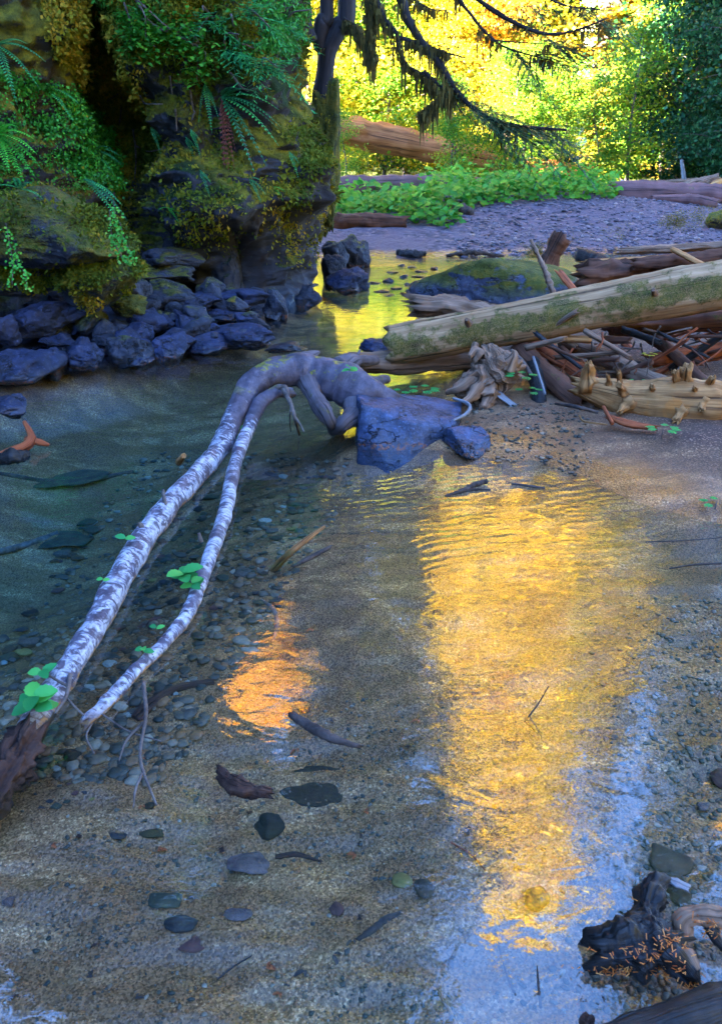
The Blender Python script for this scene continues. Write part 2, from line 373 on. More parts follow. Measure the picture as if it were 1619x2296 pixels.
M['far_log'] = mat_wood('purple_brown_bark', [(0.0495, 0.0239, 0.0227), (0.1386, 0.0649, 0.0583), (0.2376, 0.1163, 0.1037)], 0.5, moss=0.1, grain=.5)
M['sun_log'] = mat_wood('orange_bare_wood', [(0.1150, 0.0340, 0.0105), (0.3450, 0.1105, 0.0350), (0.5750, 0.2295, 0.0840)], 0.4)
M['white_wood'] = mat_wood('bleached_wood', [(0.1050, 0.0924, 0.0924), (0.2100, 0.1974, 0.2016), (0.3024, 0.2940, 0.3024)], 1.0)
M['wet_wood'] = mat_wood('wet_dark_wood', [(0.0008, 0.0005, 0.0007), (0.0029, 0.0019, 0.0019), (0.0082, 0.0053, 0.0049), (0.0164, 0.0116, 0.0106)], 2.2, rough=.7, wet=.15, grain=.5, bump=.9)
M['bark_mix'] = mat_wood('shredded_brown_bark', [(0.0126, 0.0048, 0.0036), (0.0420, 0.0168, 0.0102), (0.0840, 0.0420, 0.0252)], 2.0, bump=1.0)
M['dark_bark'] = mat_wood('dark_conifer_bark', [(0.005, 0.004, 0.005), (0.014, 0.011, 0.012), (0.035, 0.028, 0.03)], 0.8, moss=0.12, bump=1.0)
M['bark'] = mat_bark()
M['twig'] = mat_flat('twig_bark', (0.05, 0.035, 0.03), (0.16, 0.12, 0.10), 20)
M['stick'] = mat_flat('dark_stick', (0.02, 0.014, 0.012), (0.08, 0.055, 0.045), 14)
M['lf_green'] = mat_leaf('bright_green_leaf', [(0, (0.0198, 0.1854, 0.0464)), (0.5, (0.0397, 0.3179, 0.0796)), (1, (0.1192, 0.4770, 0.0796))], 0.35)
M['lf_ground'] = mat_leaf('ground_plant_leaf', [(0, (0.0200, 0.1302, 0.0139)), (0.5, (0.0501, 0.2502, 0.0208)), (1, (0.1603, 0.3805, 0.0208))], 0.35)
M['lf_ivy'] = mat_leaf('small_creeper_leaf', [(0, (0.0190, 0.1060, 0.0096)), (0.6, (0.0473, 0.2752, 0.0243)), (0.9, (0.1065, 0.4448, 0.0486)), (1, (0.3790, 0.3178, 0.0243))], 0.25)
M['lf_maple'] = mat_leaf('yellow_green_leaf', [(0, (0.025, 0.12, 0.012)), (0.45, (0.11, 0.26, 0.02)), (0.8, (0.40, 0.42, 0.03)), (1, (0.6, 0.32, 0.03))], 0.5)
M['lf_gold'] = mat_leaf('golden_leaf', [(0, (0.22, 0.28, 0.02)), (0.4, (0.52, 0.46, 0.035)), (0.8, (0.68, 0.52, 0.04)), (1, (0.66, 0.27, 0.03))], 0.5)
M['lf_orange'] = mat_leaf('orange_leaf', [(0, (0.42, 0.30, 0.025)), (0.5, (0.60, 0.36, 0.03)), (1, (0.62, 0.20, 0.03))], 0.45)
M['lf_shade'] = mat_leaf('shade_dark_leaf', [(0, (0.0050, 0.0310, 0.0124)), (0.6, (0.0124, 0.0744, 0.0248)), (1, (0.0372, 0.1240, 0.0310))], 0.35)  # leaf green darkened in colour to stand for trees in shade
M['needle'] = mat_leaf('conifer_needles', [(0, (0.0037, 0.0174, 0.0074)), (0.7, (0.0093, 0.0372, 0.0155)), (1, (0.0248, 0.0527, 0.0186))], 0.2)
M['needle_sunlit'] = mat_leaf('sun_painted_needles', [(0, (0.10, 0.14, 0.015)), (0.55, (0.34, 0.33, 0.03)), (1, (0.6, 0.32, 0.05))], 0.35)  # lit copy of the conifer needles, sunlight put into the colour
M['fern'] = mat_leaf('fern_green', [(0, (0.0175, 0.1472, 0.0517)), (0.6, (0.0346, 0.2937, 0.1036)), (1, (0.0865, 0.5181, 0.1036))], 0.35)
M['fern_br'] = mat_leaf('bright_fern_green', [(0, (0.0373, 0.3070, 0.0314)), (0.6, (0.0935, 0.5526, 0.0474)), (1, (0.1872, 0.6630, 0.0630))], 0.4)
M['fern_red'] = mat_leaf('dead_red_fern', [(0, (0.1548, 0.0291, 0.0193)), (1, (0.3288, 0.0968, 0.0483))], 0.3)
M['moss'] = mat_leaf('moss_tuft', [(0, (0.0343, 0.0605, 0.0036)), (0.4, (0.0940, 0.1213, 0.0073)), (0.7, (0.2191, 0.1895, 0.0096)), (1, (0.3753, 0.2273, 0.0182))], 0.25, .9)
M['lichen'] = mat_leaf('hanging_moss', [(0, (0.03, 0.026, 0.008)), (1, (0.17, 0.125, 0.03))], 0.3, .9)
M['debris_lf'] = mat_leaf('needle_litter', [(0, (0.2600, 0.0550, 0.0090)), (0.6, (0.5460, 0.1500, 0.0210)), (1, (0.7800, 0.3200, 0.0840))], 0.2)
M['buttress'] = mat_rock('mossed_buttress', (0.0059, 0.0059, 0.0069), (0.0221, 0.0216, 0.0269), 1.35, 2.0, mossz=0.05)
M['lf_pale'] = mat_leaf('sun_paled_leaf', [(0, (0.45, 0.45, 0.15)), (0.4, (0.70, 0.66, 0.36)), (1, (0.78, 0.72, 0.50))], 0.4)  # leaf colour paled towards white to imitate sun glare
M['lf_deep'] = mat_leaf('deep_golden_leaf', [(0, (0.36, 0.30, 0.0)), (0.4, (0.62, 0.44, 0.0)), (1, (0.68, 0.34, 0.0))], 0.45)
M['lf_ember'] = mat_leaf('ember_orange_leaf', [(0, (0.60, 0.42, 0.0)), (0.5, (0.70, 0.38, 0.0)), (1, (0.70, 0.20, 0.0))], 0.45)
M['hem_needle'] = mat_leaf('hemlock_spray', [(0, (0.012, 0.045, 0.022)), (0.6, (0.03, 0.11, 0.055)), (1, (0.07, 0.17, 0.08))], 0.3)
# ---------------------------------------------------------------- ground: stream bed, banks, gravel bar, forest floor in one sheet
def seg_sdf(X, Y, poly):
    """signed distance, positive inside the polygon"""
    p = np.asarray(poly, float); d = np.full(X.shape, 1e9); ins = np.zeros(X.shape, bool)
    for i in range(len(p)):
        a, b = p[i], p[(i + 1) % len(p)]; e = b - a
        t = np.clip(((X - a[0]) * e[0] + (Y - a[1]) * e[1]) / (e @ e), 0, 1)
        d = np.minimum(d, np.hypot(X - a[0] - t * e[0], Y - a[1] - t * e[1]))
        c = (a[1] > Y) != (b[1] > Y)
        ins ^= c & (X < (b[0] - a[0]) * (Y - a[1]) / (b[1] - a[1] + 1e-12) + a[0])
    return np.where(ins, d, -d)
BANK = [(9, 1.5), (4, 2.6), (2.4, 3.05), (1.75, 3.30), (1.46, 3.55), (1.24, 3.92), (1.02, 4.16), (0.73, 4.25), (0.5, 4.33), (0.0, 4.55), (0.02, 4.95), (0.42, 5.25), (0.62, 5.7), (0.72, 6.8),
        (0.75, 8.6), (1.1, 10.6), (2.4, 11.6), (5, 12.1), (9, 12.6)]
BAR = [(-9, 13.4), (-0.6, 12.9), (0.15, 13.35), (0.9, 13.2), (1.7, 13.5), (2.86, 13.7), (6.3, 14.3), (12, 15), (400, 40), (400, 900), (-400, 900), (-400, 13.4)]
LEFT = [(-400, -40), (-400, 14), (-1.4, 14), (-0.75, 12.4), (-0.75, 9.6), (-1.1, 8.6), (-1.25, 7.4), (-1.9, 6.7), (-2.5, 6.1), (-3.2, 5.6), (-4.2, 3), (-6, -4), (-12, -14), (-12, -40)]
def ground_z(X, Y):
    X = np.asarray(X, float); Y = np.asarray(Y, float)
    w = np.stack([X, Y, 0 * X], -1)
    wob = 0.10 * fbm(w * 1.3, 3) + 0.04 * fbm(w * 6, 2)
    bed = -0.17 - 0.05 * fbm(w * 0.7 + 4, 3) - 0.012 * fbm(w * np.array((5, 11, 1)), 3)
    bed -= 0.62 * np.exp(-(((X + 1.9) / 0.95) ** 2 + ((Y - 4.0) / 1.25) ** 2)) + 0.30 * np.exp(-(((X + 1.2) / 1.3) ** 2 + ((Y - 5.7) / 1.0) ** 2))
    bed -= 0.25 * np.exp(-(((X + 2.2) / 0.8) ** 2 + ((Y - 2.6) / 0.7) ** 2))
    bed += 0.10 * np.exp(-(((X - 1.5) / 0.75) ** 2 + ((Y - 1.7) / 1.3) ** 2)) + 0.05 * np.exp(-(((X - 0.9) / 0.7) ** 2 + ((Y - 3.0) / .8) ** 2))
    bed += 0.12 * sstep(11.0, 12.2, Y)                        # the riffle
    z = bed
    for poly, prof in ((BANK, ((-0.45, -.05), (0, 0.0), (0.12, 0.028), (0.5, 0.06), (1.2, 0.10), (2.2, 0.13), (5, 0.3))),
                       (BAR, ((-0.6, -.08), (0, 0.0), (0.5, 0.10), (2, 0.24), (4.2, 0.40), (7, 0.42), (30, 0.7), (60, 2.2), (400, 6))),
                       (LEFT, ((-0.5, -.1), (0, -.04), (0.5, 0.02), (2, 0.2), (50, 2)))):
        d = seg_sdf(X, Y, poly) + wob * np.minimum(1, 0.4 + Y * 0.05)
        k = np.array(prof); h = np.interp(d, k[:, 0], k[:, 1])
        s = sstep(k[0, 0], 0, d); zz = np.where(d > 0, h + 0.02 * fbm(w * 3.1, 3) * sstep(0, .6, d), bed * (1 - s) + h * s)
        z = np.where(d > k[0, 0], np.maximum(z, zz), z)
    # the bar's rounded gravel crest and a small washed-out bank on the near sand
    z = z + 0.33 * np.exp(-(((X - 3.6) / 3.2) ** 2 + ((Y - 18.5) / 2.2) ** 2))
    near = np.exp(-(((X - 2.0) / 0.9) ** 2 + ((Y - 4.25) / 0.55) ** 2))
    z = z + 0.04 * near
    return z
_lx = np.arange(-9, 16, .04); _ly = np.arange(-2, 30, .04); _lz = ground_z(*np.meshgrid(_lx, _ly, indexing='ij'))
def gz(x, y):
    i = (x + 9) / .04; j = (y + 2) / .04
    if not (0 <= i < len(_lx) - 1 and 0 <= j < len(_ly) - 1): return float(ground_z(np.array([x]), np.array([y]))[0])
    a, b = int(i), int(j); u, v = i - a, j - b
    return float((_lz[a, b] * (1 - u) + _lz[a + 1, b] * u) * (1 - v) + (_lz[a, b + 1] * (1 - u) + _lz[a + 1, b + 1] * u) * v)
rows = np.concatenate([np.linspace(-14, 0.4, 40, endpoint=False), np.geomspace(0.4 + 0.9, 45 + .9, 560) - .9, np.geomspace(46, 700, 60)[1:]])
cols = np.linspace(-1, 1, 420); cols = np.sign(cols) * np.abs(cols) ** 1.25
half = np.interp(rows, [-14, 0.4, 6, 15, 45, 700], [20, 2.2, 6.5, 14, 60, 900])
GX = cols[None, :] * half[:, None]; GY = np.repeat(rows[:, None], len(cols), 1)
GZ = ground_z(GX, GY)
# hill that closes the valley behind the trees
GZ = GZ + sstep(75, 260, GY) * 55 * (0.8 + 0.25 * fbm(np.stack([GX / 70, GY / 70, 0 * GX], -1), 2))
g = MB(); idx = np.arange(GX.size).reshape(GX.shape)
dbar = seg_sdf(GX, GY, BAR); 
gt = np.where(dbar > -0.3, 0.5, 0.0); gt = np.where(dbar > 6.5, 1.0, gt)
g.add(np.stack([GX, GY, GZ], -1), np.stack([idx[:-1, :-1], idx[:-1, 1:], idx[1:, 1:], idx[1:, :-1]], -1).reshape(-1, 4), tint=gt.ravel())
def mat_ground():
    n = ND('stream_bed_and_banks'); p = n.geo('Position'); z = n.sep(p, 2); k = n.attr('tint')
    # coarse sand: pale and dark grains, washed into streaks
    v1 = n.vor(p, 135, 'F1', 'Color'); gr = n.sep(v1, 0); v2 = n.vor(p, 210, 'F1', 'Color'); g2 = n.sep(v2, 1)
    st = n.noise(n.mp(p, (3.2, 7.5, 3), rot=(0, 0, R(-28))), 1.0, 5, 0.62); big = n.noise(p, 1.1, 4, 0.6)
    sand = n.ramp(n.mth('ADD', n.mth('MULTIPLY', gr, 0.5), n.mth('MULTIPLY', g2, 0.5)), [(0.2, (0.1517, 0.0767, 0.0347)), (0.5, (0.2883, 0.1457, 0.0637)), (0.8, (0.5165, 0.2755, 0.1277)), (0.95, (0.8012, 0.4813, 0.2339))])
    fine = n.ramp(g2, [(0.1, (0.0855, 0.0414, 0.0194)), (0.9, (0.2562, 0.1262, 0.0584))])
    sf = n.rng(n.mth('ADD', n.mth('MULTIPLY', st, 0.8), n.mth('MULTIPLY', big, 0.3)), 0.50, 0.70)
    col = n.mix(n.mth('MULTIPLY', sf, .85), fine, sand)
    # brown and orange debris lying in drifts
    deb = n.mth('MULTIPLY', n.rng(n.noise(p, 2.3, 5, 0.7), 0.60, 0.72), n.rng(n.noise(p, 40, 3, .7), 0.42, 0.55))
    col = n.mix(n.mth('MULTIPLY', deb, 0.6), col, n.ramp(n.noise(p, 17, 3), [(0.35, (0.05, 0.03, 0.015)), (0.65, (0.22, 0.11, 0.03))]))
    # damp and dry bank
    dry = n.rng(z, 0.03, 0.16)
    bank = n.ramp(n.noise(p, 30, 6, .7), [(0.3, (0.0247, 0.0132, 0.0108)), (0.7, (0.0729, 0.0395, 0.0318))]); bank = n.mix(n.rng(gr, 0.86, 0.9), bank, (0.2551, 0.1414, 0.0976))
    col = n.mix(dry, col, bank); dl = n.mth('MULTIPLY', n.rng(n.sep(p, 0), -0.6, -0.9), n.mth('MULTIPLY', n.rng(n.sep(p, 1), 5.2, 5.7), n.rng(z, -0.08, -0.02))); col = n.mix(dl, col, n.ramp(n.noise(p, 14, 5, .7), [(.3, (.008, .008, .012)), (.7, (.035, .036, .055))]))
    # gravel
    gv = n.vor(p, 13, 'F1', 'Color'); gs = n.sep(gv, 0)
    grav = n.ramp(gs, [(0.0, (0.0264, 0.0207, 0.0297)), (0.5, (0.0790, 0.0580, 0.0744)), (0.85, (0.1368, 0.0995, 0.1152)), (1.0, (0.1895, 0.1242, 0.1040))])
    grav = n.mix(n.rng(n.noise(p, 1.1, 3), 0.45, 0.6), grav, n.ramp(n.noise(p, 25, 5, .7), [(0.3, (0.0632, 0.0430, 0.0521)), (0.7, (0.1368, 0.0952, 0.1115))]))
    col = n.mix(n.rng(k, 0.2, 0.4), col, grav)
    fl = n.ramp(n.noise(p, 3, 6, .7), [(0.3, (0.02, 0.035, 0.01)), (0.55, (0.07, 0.09, 0.015)), (0.75, (0.16, 0.11, 0.03))])
    col = n.mix(n.rng(k, 0.7, 0.9), col, fl)
    far = n.ramp(n.noise(p, 0.35, 6, .75), [(0.3, (0.22, 0.26, 0.05)), (0.5, (0.46, 0.44, 0.16)), (0.7, (0.62, 0.55, 0.26))])
    col = n.mix(n.rng(n.sep(p, 1), 50, 80), col, far)
    ro = n.rng(n.mth('ADD', z, n.mth('MULTIPLY', n.mth('SUBTRACT', n.noise(p, 3, 3), .5), .05)), 0.03, 0.085, 0.22, 0.9)
    h = n.mth('ADD', n.mth('MULTIPLY', n.vor(p, 95), -0.25), n.mth('ADD', n.mth('MULTIPLY', st, 0.5), n.mth('MULTIPLY', n.mth('MULTIPLY', n.vor(p, 13), n.rng(k, 0.2, .4)), -3.0)))
    return n.done(n.bsdf(col, ro, n.bump(h, 0.6, 0.012), 0.35))
M['ground'] = mat_ground()
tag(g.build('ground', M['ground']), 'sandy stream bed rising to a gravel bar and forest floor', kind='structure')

# ---------------------------------------------------------------- water: one body with a rippled, mirror-like top; its own tint grows with depth
def mat_water():
    n = ND('stream_water'); p = n.geo('Position')
    y = n.sep(p, 1); x = n.sep(p, 0)
    small = n.noise(n.mp(p, (16, 22, 1)), 1.0, 3, 0.5, 0.6); med = n.noise(n.mp(p, (4.5, 7, 1)), 1.0, 2, 0.5, 0.8)
    rip = n.wave(n.mp(p, (1, 1, 1), rot=(0, 0, R(72))), 5.0, 7.0, 3, 1.0)
    ripm = n.mth('MULTIPLY', n.rng(n.mth('ABSOLUTE', n.mth('SUBTRACT', y, 3.5)), 0.9, 0.2), n.rng(x, -0.5, 0.1))
    fast = n.rng(y, 9.5, 12.5)
    h = n.mth('ADD', n.mth('MULTIPLY', small, 0.35), n.mth('ADD', n.mth('MULTIPLY', med, 1.2), n.mth('MULTIPLY', n.mth('MULTIPLY', n.mth('MULTIPLY', rip, n.rng(n.noise(p, 1.8, 3), 0.35, 0.65)), ripm), 0.55)))
    ch = n.noise(n.mp(p, (7, 9, 1)), 1.0, 4, 0.65, 1.0)
    h = n.mth('ADD', h, n.mth('MULTIPLY', n.mth('MULTIPLY', ch, fast), 3.0))
    b = n.bump(h, 0.30, 0.007)
    lw = n.n('ShaderNodeLayerWeight'); lw.inputs['Blend'].default_value = 0.5; n.put(lw.inputs['Normal'], b)
    fr = n.mth('ADD', 0.115, n.mth('MULTIPLY', 0.885, n.mth('POWER', lw.outputs['Facing'], 5.0)))
    gl = n.n('ShaderNodeBsdfGlossy'); gl.inputs['Roughness'].default_value = 0.015; n.put(gl.inputs['Normal'], b)
    tr = n.n('ShaderNodeBsdfTransparent'); n.put(tr.inputs[0], (0.97, 0.99, 1.0))
    n.done(n.mixs(fr, tr.outputs[0], gl.outputs[0]))
    va = n.n('ShaderNodeVolumeAbsorption'); va.inputs['Color'].default_value = (0.0, 0.74, 0.96, 1); va.inputs['Density'].default_value = 0.46
    n.t.links.new(va.outputs[0], n.out.inputs['Volume'])
    return n.m
M['water'] = mat_water()
wm = MB(); bx = [(-16, -13), (30, -13), (30, 22), (-16, 22)]
wm.add([(a, b, 0) for a, b in bx] + [(a, b, -2.5) for a, b in bx], [(0, 1, 2, 3), (7, 6, 5, 4), (0, 4, 5, 1), (1, 5, 6, 2), (2, 6, 7, 3), (3, 7, 4, 0)])
tag(wm.build('water', M['water'], smooth=False), 'clear shallow stream water', kind='structure')

# ---------------------------------------------------------------- the left cliff, plus an unseen hill shaped to keep sun off the stream
PATH = [(-6, -60), (-5.4, -28), (-5.0, -10), (-4.8, 1.0), (-4.2, 4.4), (-3.9, 6.2), (-3.2, 7.6), (-2.75, 8.5), (-2.35, 9.15), (-1.95, 8.95), (-1.45, 8.55), (-0.95, 8.65), (-0.64, 9.3), (-0.62, 10.2), (-1.0, 11.2), (-1.6, 12.4), (-2.6, 13.4), (-5, 13.6), (-10, 12.8), (-18, 10.5)]
un = np.concatenate([np.linspace(0, 3.9, 40, endpoint=False), np.linspace(3.9, 14.2, 380, endpoint=False), np.linspace(14.2, 18.99, 50)])
pp = catmull(PATH, 1901)[(un / 19 * 1900).astype(int)]
zz = np.concatenate([np.linspace(-0.6, 3.6, 190, endpoint=False), np.linspace(3.6, 9, 60, endpoint=False), np.linspace(9, 34, 50)])
tg = np.gradient(pp, axis=0); tg /= np.linalg.norm(tg, axis=1)[:, None]
nr = np.stack([tg[:, 1], -tg[:, 0]], 1)                     # outwards, towards the stream
for _ in range(14): nr[1:-1] = (nr[:-2] + nr[1:-1] + nr[2:]) / 3
nr /= np.linalg.norm(nr, axis=1)[:, None]
U, Z = np.meshgrid(un, zz, indexing='ij')
X = pp[:, 0][:, None] + 0 * Z; Y = pp[:, 1][:, None] + 0 * Z
top = 8 + 1.5 * vnoise(np.stack([U * 0.9, 0 * U, 0 * U], -1))
off = 0.10 * np.maximum(Z, 0) + 0.42 * np.maximum(Z - 3.4, 0) + 0.2 * np.maximum(Z - top, 0)
# the upper left steps back into a planted slope above the ledge
off = off + 0.75 * sstep(6.6, 5.6, U) * np.clip(Z - 1.15, 0, 2.6)
w3 = np.stack([X * 1.0, Y * 1.0, Z * 1.25], -1)
dsp = 0.26 * fbm(w3 * 0.85, 3) + 0.13 * ridged(w3 * np.array((1.7, 1.7, 2.6)) + 5, 3) * 0.7 + 0.06 * fbm(w3 * 4.2, 3) + 0.028 * fbm(w3 * 12, 2)
dsp = dsp - 0.85 * gauss(U, 8.2, 0.5) * sstep(0.3, 0.9, Z) * sstep(3.2, 2.4, Z)     # the dark chimney
dsp = dsp - 0.62 * gauss(U, 10.9, 1.0) * gauss(Z, 0.35, 0.42)                        # undercut at the foot
dsp = dsp + 0.34 * gauss(U, 10.2, 0.9) * gauss(Z, 1.05, 0.42) + 0.30 * gauss(U, 11.8, .6) * gauss(Z, 1.3, 0.55) + 0.2 * gauss(U, 11.2, .5) * gauss(Z, 2.2, .4)
dsp = dsp + 0.25 * gauss(U, 9.7, 0.9) * gauss(Z, 2.7, 0.5)                           # brow of earth and roots above
dsp = dsp * sstep(34, 22, Z) + 0.3 * sstep(9, 12, Z) * fbm(w3 * 0.5, 2)
CX = X + nr[:, 0][:, None] * dsp - 0.96 * off; CY = Y + nr[:, 1][:, None] * dsp + 0.06 * off; CZ = np.where(Z > 8, 8 + (Z - 8) * (0.20 + 0.72 * sstep(11.0, -7.0, Y)), Z) + 0.06 * fbm(w3 * 1.5 + 9, 2)
cm = MB(); ci = np.arange(U.size).reshape(U.shape)
cm.add(np.stack([CX, CY, CZ], -1), np.stack([ci[:-1, :-1], ci[1:, :-1], ci[1:, 1:], ci[:-1, 1:]], -1).reshape(-1, 4))
def mat_cliff():
    n = ND('mossy_cliff'); p = n.geo('Position'); z = n.sep(p, 2); nz = n.sep(n.geo('Normal'), 2)
    a = n.noise(p, 2.2, 7, .65); b = n.noise(n.mp(p, (3, 3, 9)), 1.0, 5, .65)
    rock = n.ramp(n.mth('ADD', n.mth('MULTIPLY', a, .5), n.mth('MULTIPLY', b, .5)), [(0.32, (0.0102, 0.0085, 0.0102)), (0.52, (0.0306, 0.0289, 0.0340)), (0.72, (0.0850, 0.0816, 0.1054))])
    mn = n.noise(p, 1.7, 6, .7)
    mf = n.rng(n.mth('ADD', mn, n.mth('ADD', n.mth('MULTIPLY', nz, 0.22), n.rng(z, 0.4, 2.6, -0.12, 0.10))), 0.48, 0.60)
    mf = n.mth('MULTIPLY', mf, n.rng(z, 0.12, 0.4))
    mc = n.ramp(n.noise(p, 6, 6, .72), [(0.28, (0.0228, 0.0251, 0.0036)), (0.45, (0.0833, 0.0788, 0.0073)), (0.58, (0.1703, 0.1504, 0.0111)), (0.72, (0.3217, 0.2220, 0.0184))])
    mc = n.mix(n.rng(n.noise(p, 0.8, 3), .48, .6), mc, n.ramp(n.noise(p, 9, 5, .7), [(0.3, (0.005, 0.012, 0.003)), (0.65, (0.02, 0.045, 0.008))]))
    col = n.mix(mf, rock, mc)
    earth = n.rng(n.noise(n.mp(p, (2, 2, .7)), 1.0, 4, .6), .56, .66)
    col = n.mix(n.mth('MULTIPLY', earth, .7), col, (0.03, 0.018, 0.012))
    h = n.mth('ADD', n.mth('MULTIPLY', b, .8), n.mth('MULTIPLY', mf, n.mth('ADD', .3, n.mth('MULTIPLY', n.noise(p, 42, 4, .75), .9))))
    return n.done(n.bsdf(col, n.rng(z, .05, .3, .35, .92), n.bump(h, .9, .04), .25))
M['cliff'] = mat_cliff()
cliff = tag(cm.build('cliff', M['cliff']), 'mossy cliff on the left bank and the unseen hill added above it for shade', kind='structure')
# unseen slope added behind the camera and right bank to cut low sky light
hp_ = catmull([(26, 20), (17, 11), (14, 3), (13, -8), (9, -17), (2, -21), (-6, -22)], 120); hz = np.linspace(-.5, 30, 60)
ht = np.gradient(hp_, axis=0); ht /= np.linalg.norm(ht, axis=1)[:, None]; hn = np.stack([-ht[:, 1], ht[:, 0]], 1)
HU, HZ = np.meshgrid(np.arange(120), hz, indexing='ij'); w3 = np.stack([hp_[:, 0][:, None] + 0 * HZ, hp_[:, 1][:, None] + 0 * HZ, HZ], -1)
ho = .75 * np.maximum(HZ, 0) + 1.2 * fbm(w3 * .3, 3); hm_ = MB(); hi = np.arange(HU.size).reshape(HU.shape); sgn = 1 if hn[60, 0] > 0 else -1
hm_.add(np.stack([w3[..., 0] + sgn * hn[:, 0][:, None] * ho, w3[..., 1] + sgn * hn[:, 1][:, None] * ho, HZ * (.6 + .4 * sstep(0, 30, HU))], -1), np.stack([hi[:-1, :-1], hi[1:, :-1], hi[1:, 1:], hi[:-1, 1:]], -1).reshape(-1, 4))
tag(hm_.build('hill', M['cliff']), 'unseen steep slope added behind and to the right to block low sky light', kind='structure')
# ---------------------------------------------------------------- rocks: each a stone of its own
def bed(x, y, it=12):
    z = -0.1
    for _ in range(it):
        p = P0(x, y, z); z = 0.5 * z + 0.5 * gz(p[0], p[1])
    return P0(x, y, z)
_seed = [100]
def rock_at(name, label, x0, x1, yt, yb, mat, Y=None, deep=0.8, cuts=9, sub=4, sink=0.25, lump=.2, fine=.06, rotz=None, cat='rock', group=None, seed=None, soft=.07):
    """a rock whose foot meets the water (or stands at depth Y) and whose width and height follow the photo"""
    _seed[0] += 1; sd = seed or _seed[0]; xc = (x0 + x1) / 2
    if Y is None: yf = P0(xc, yb)[1]
    else: yf = Y
    W = (PY(x1, (yt + yb) / 2, yf) - PY(x0, (yt + yb) / 2, yf))[0]; D = W * deep; yc = yf + D * 0.35
    zt = PY(xc, yt, yc)[2]; zb = PY(xc, yb, yf)[2] if Y is not None else 0.0
    Hh = max(zt - zb, 0.02) / (1 - sink)
    v, f = rock_geo(sd, (W * 1.14, D * 1.15, Hh), sub, cuts, lump, fine, soft)
    mb = MB(); mb.add(v, t=f)
    o = mb.build(name, M[mat], loc=(PY(xc, yt, yc)[0], yc, zt - Hh / 2))
    return tag(o, label, cat, group)
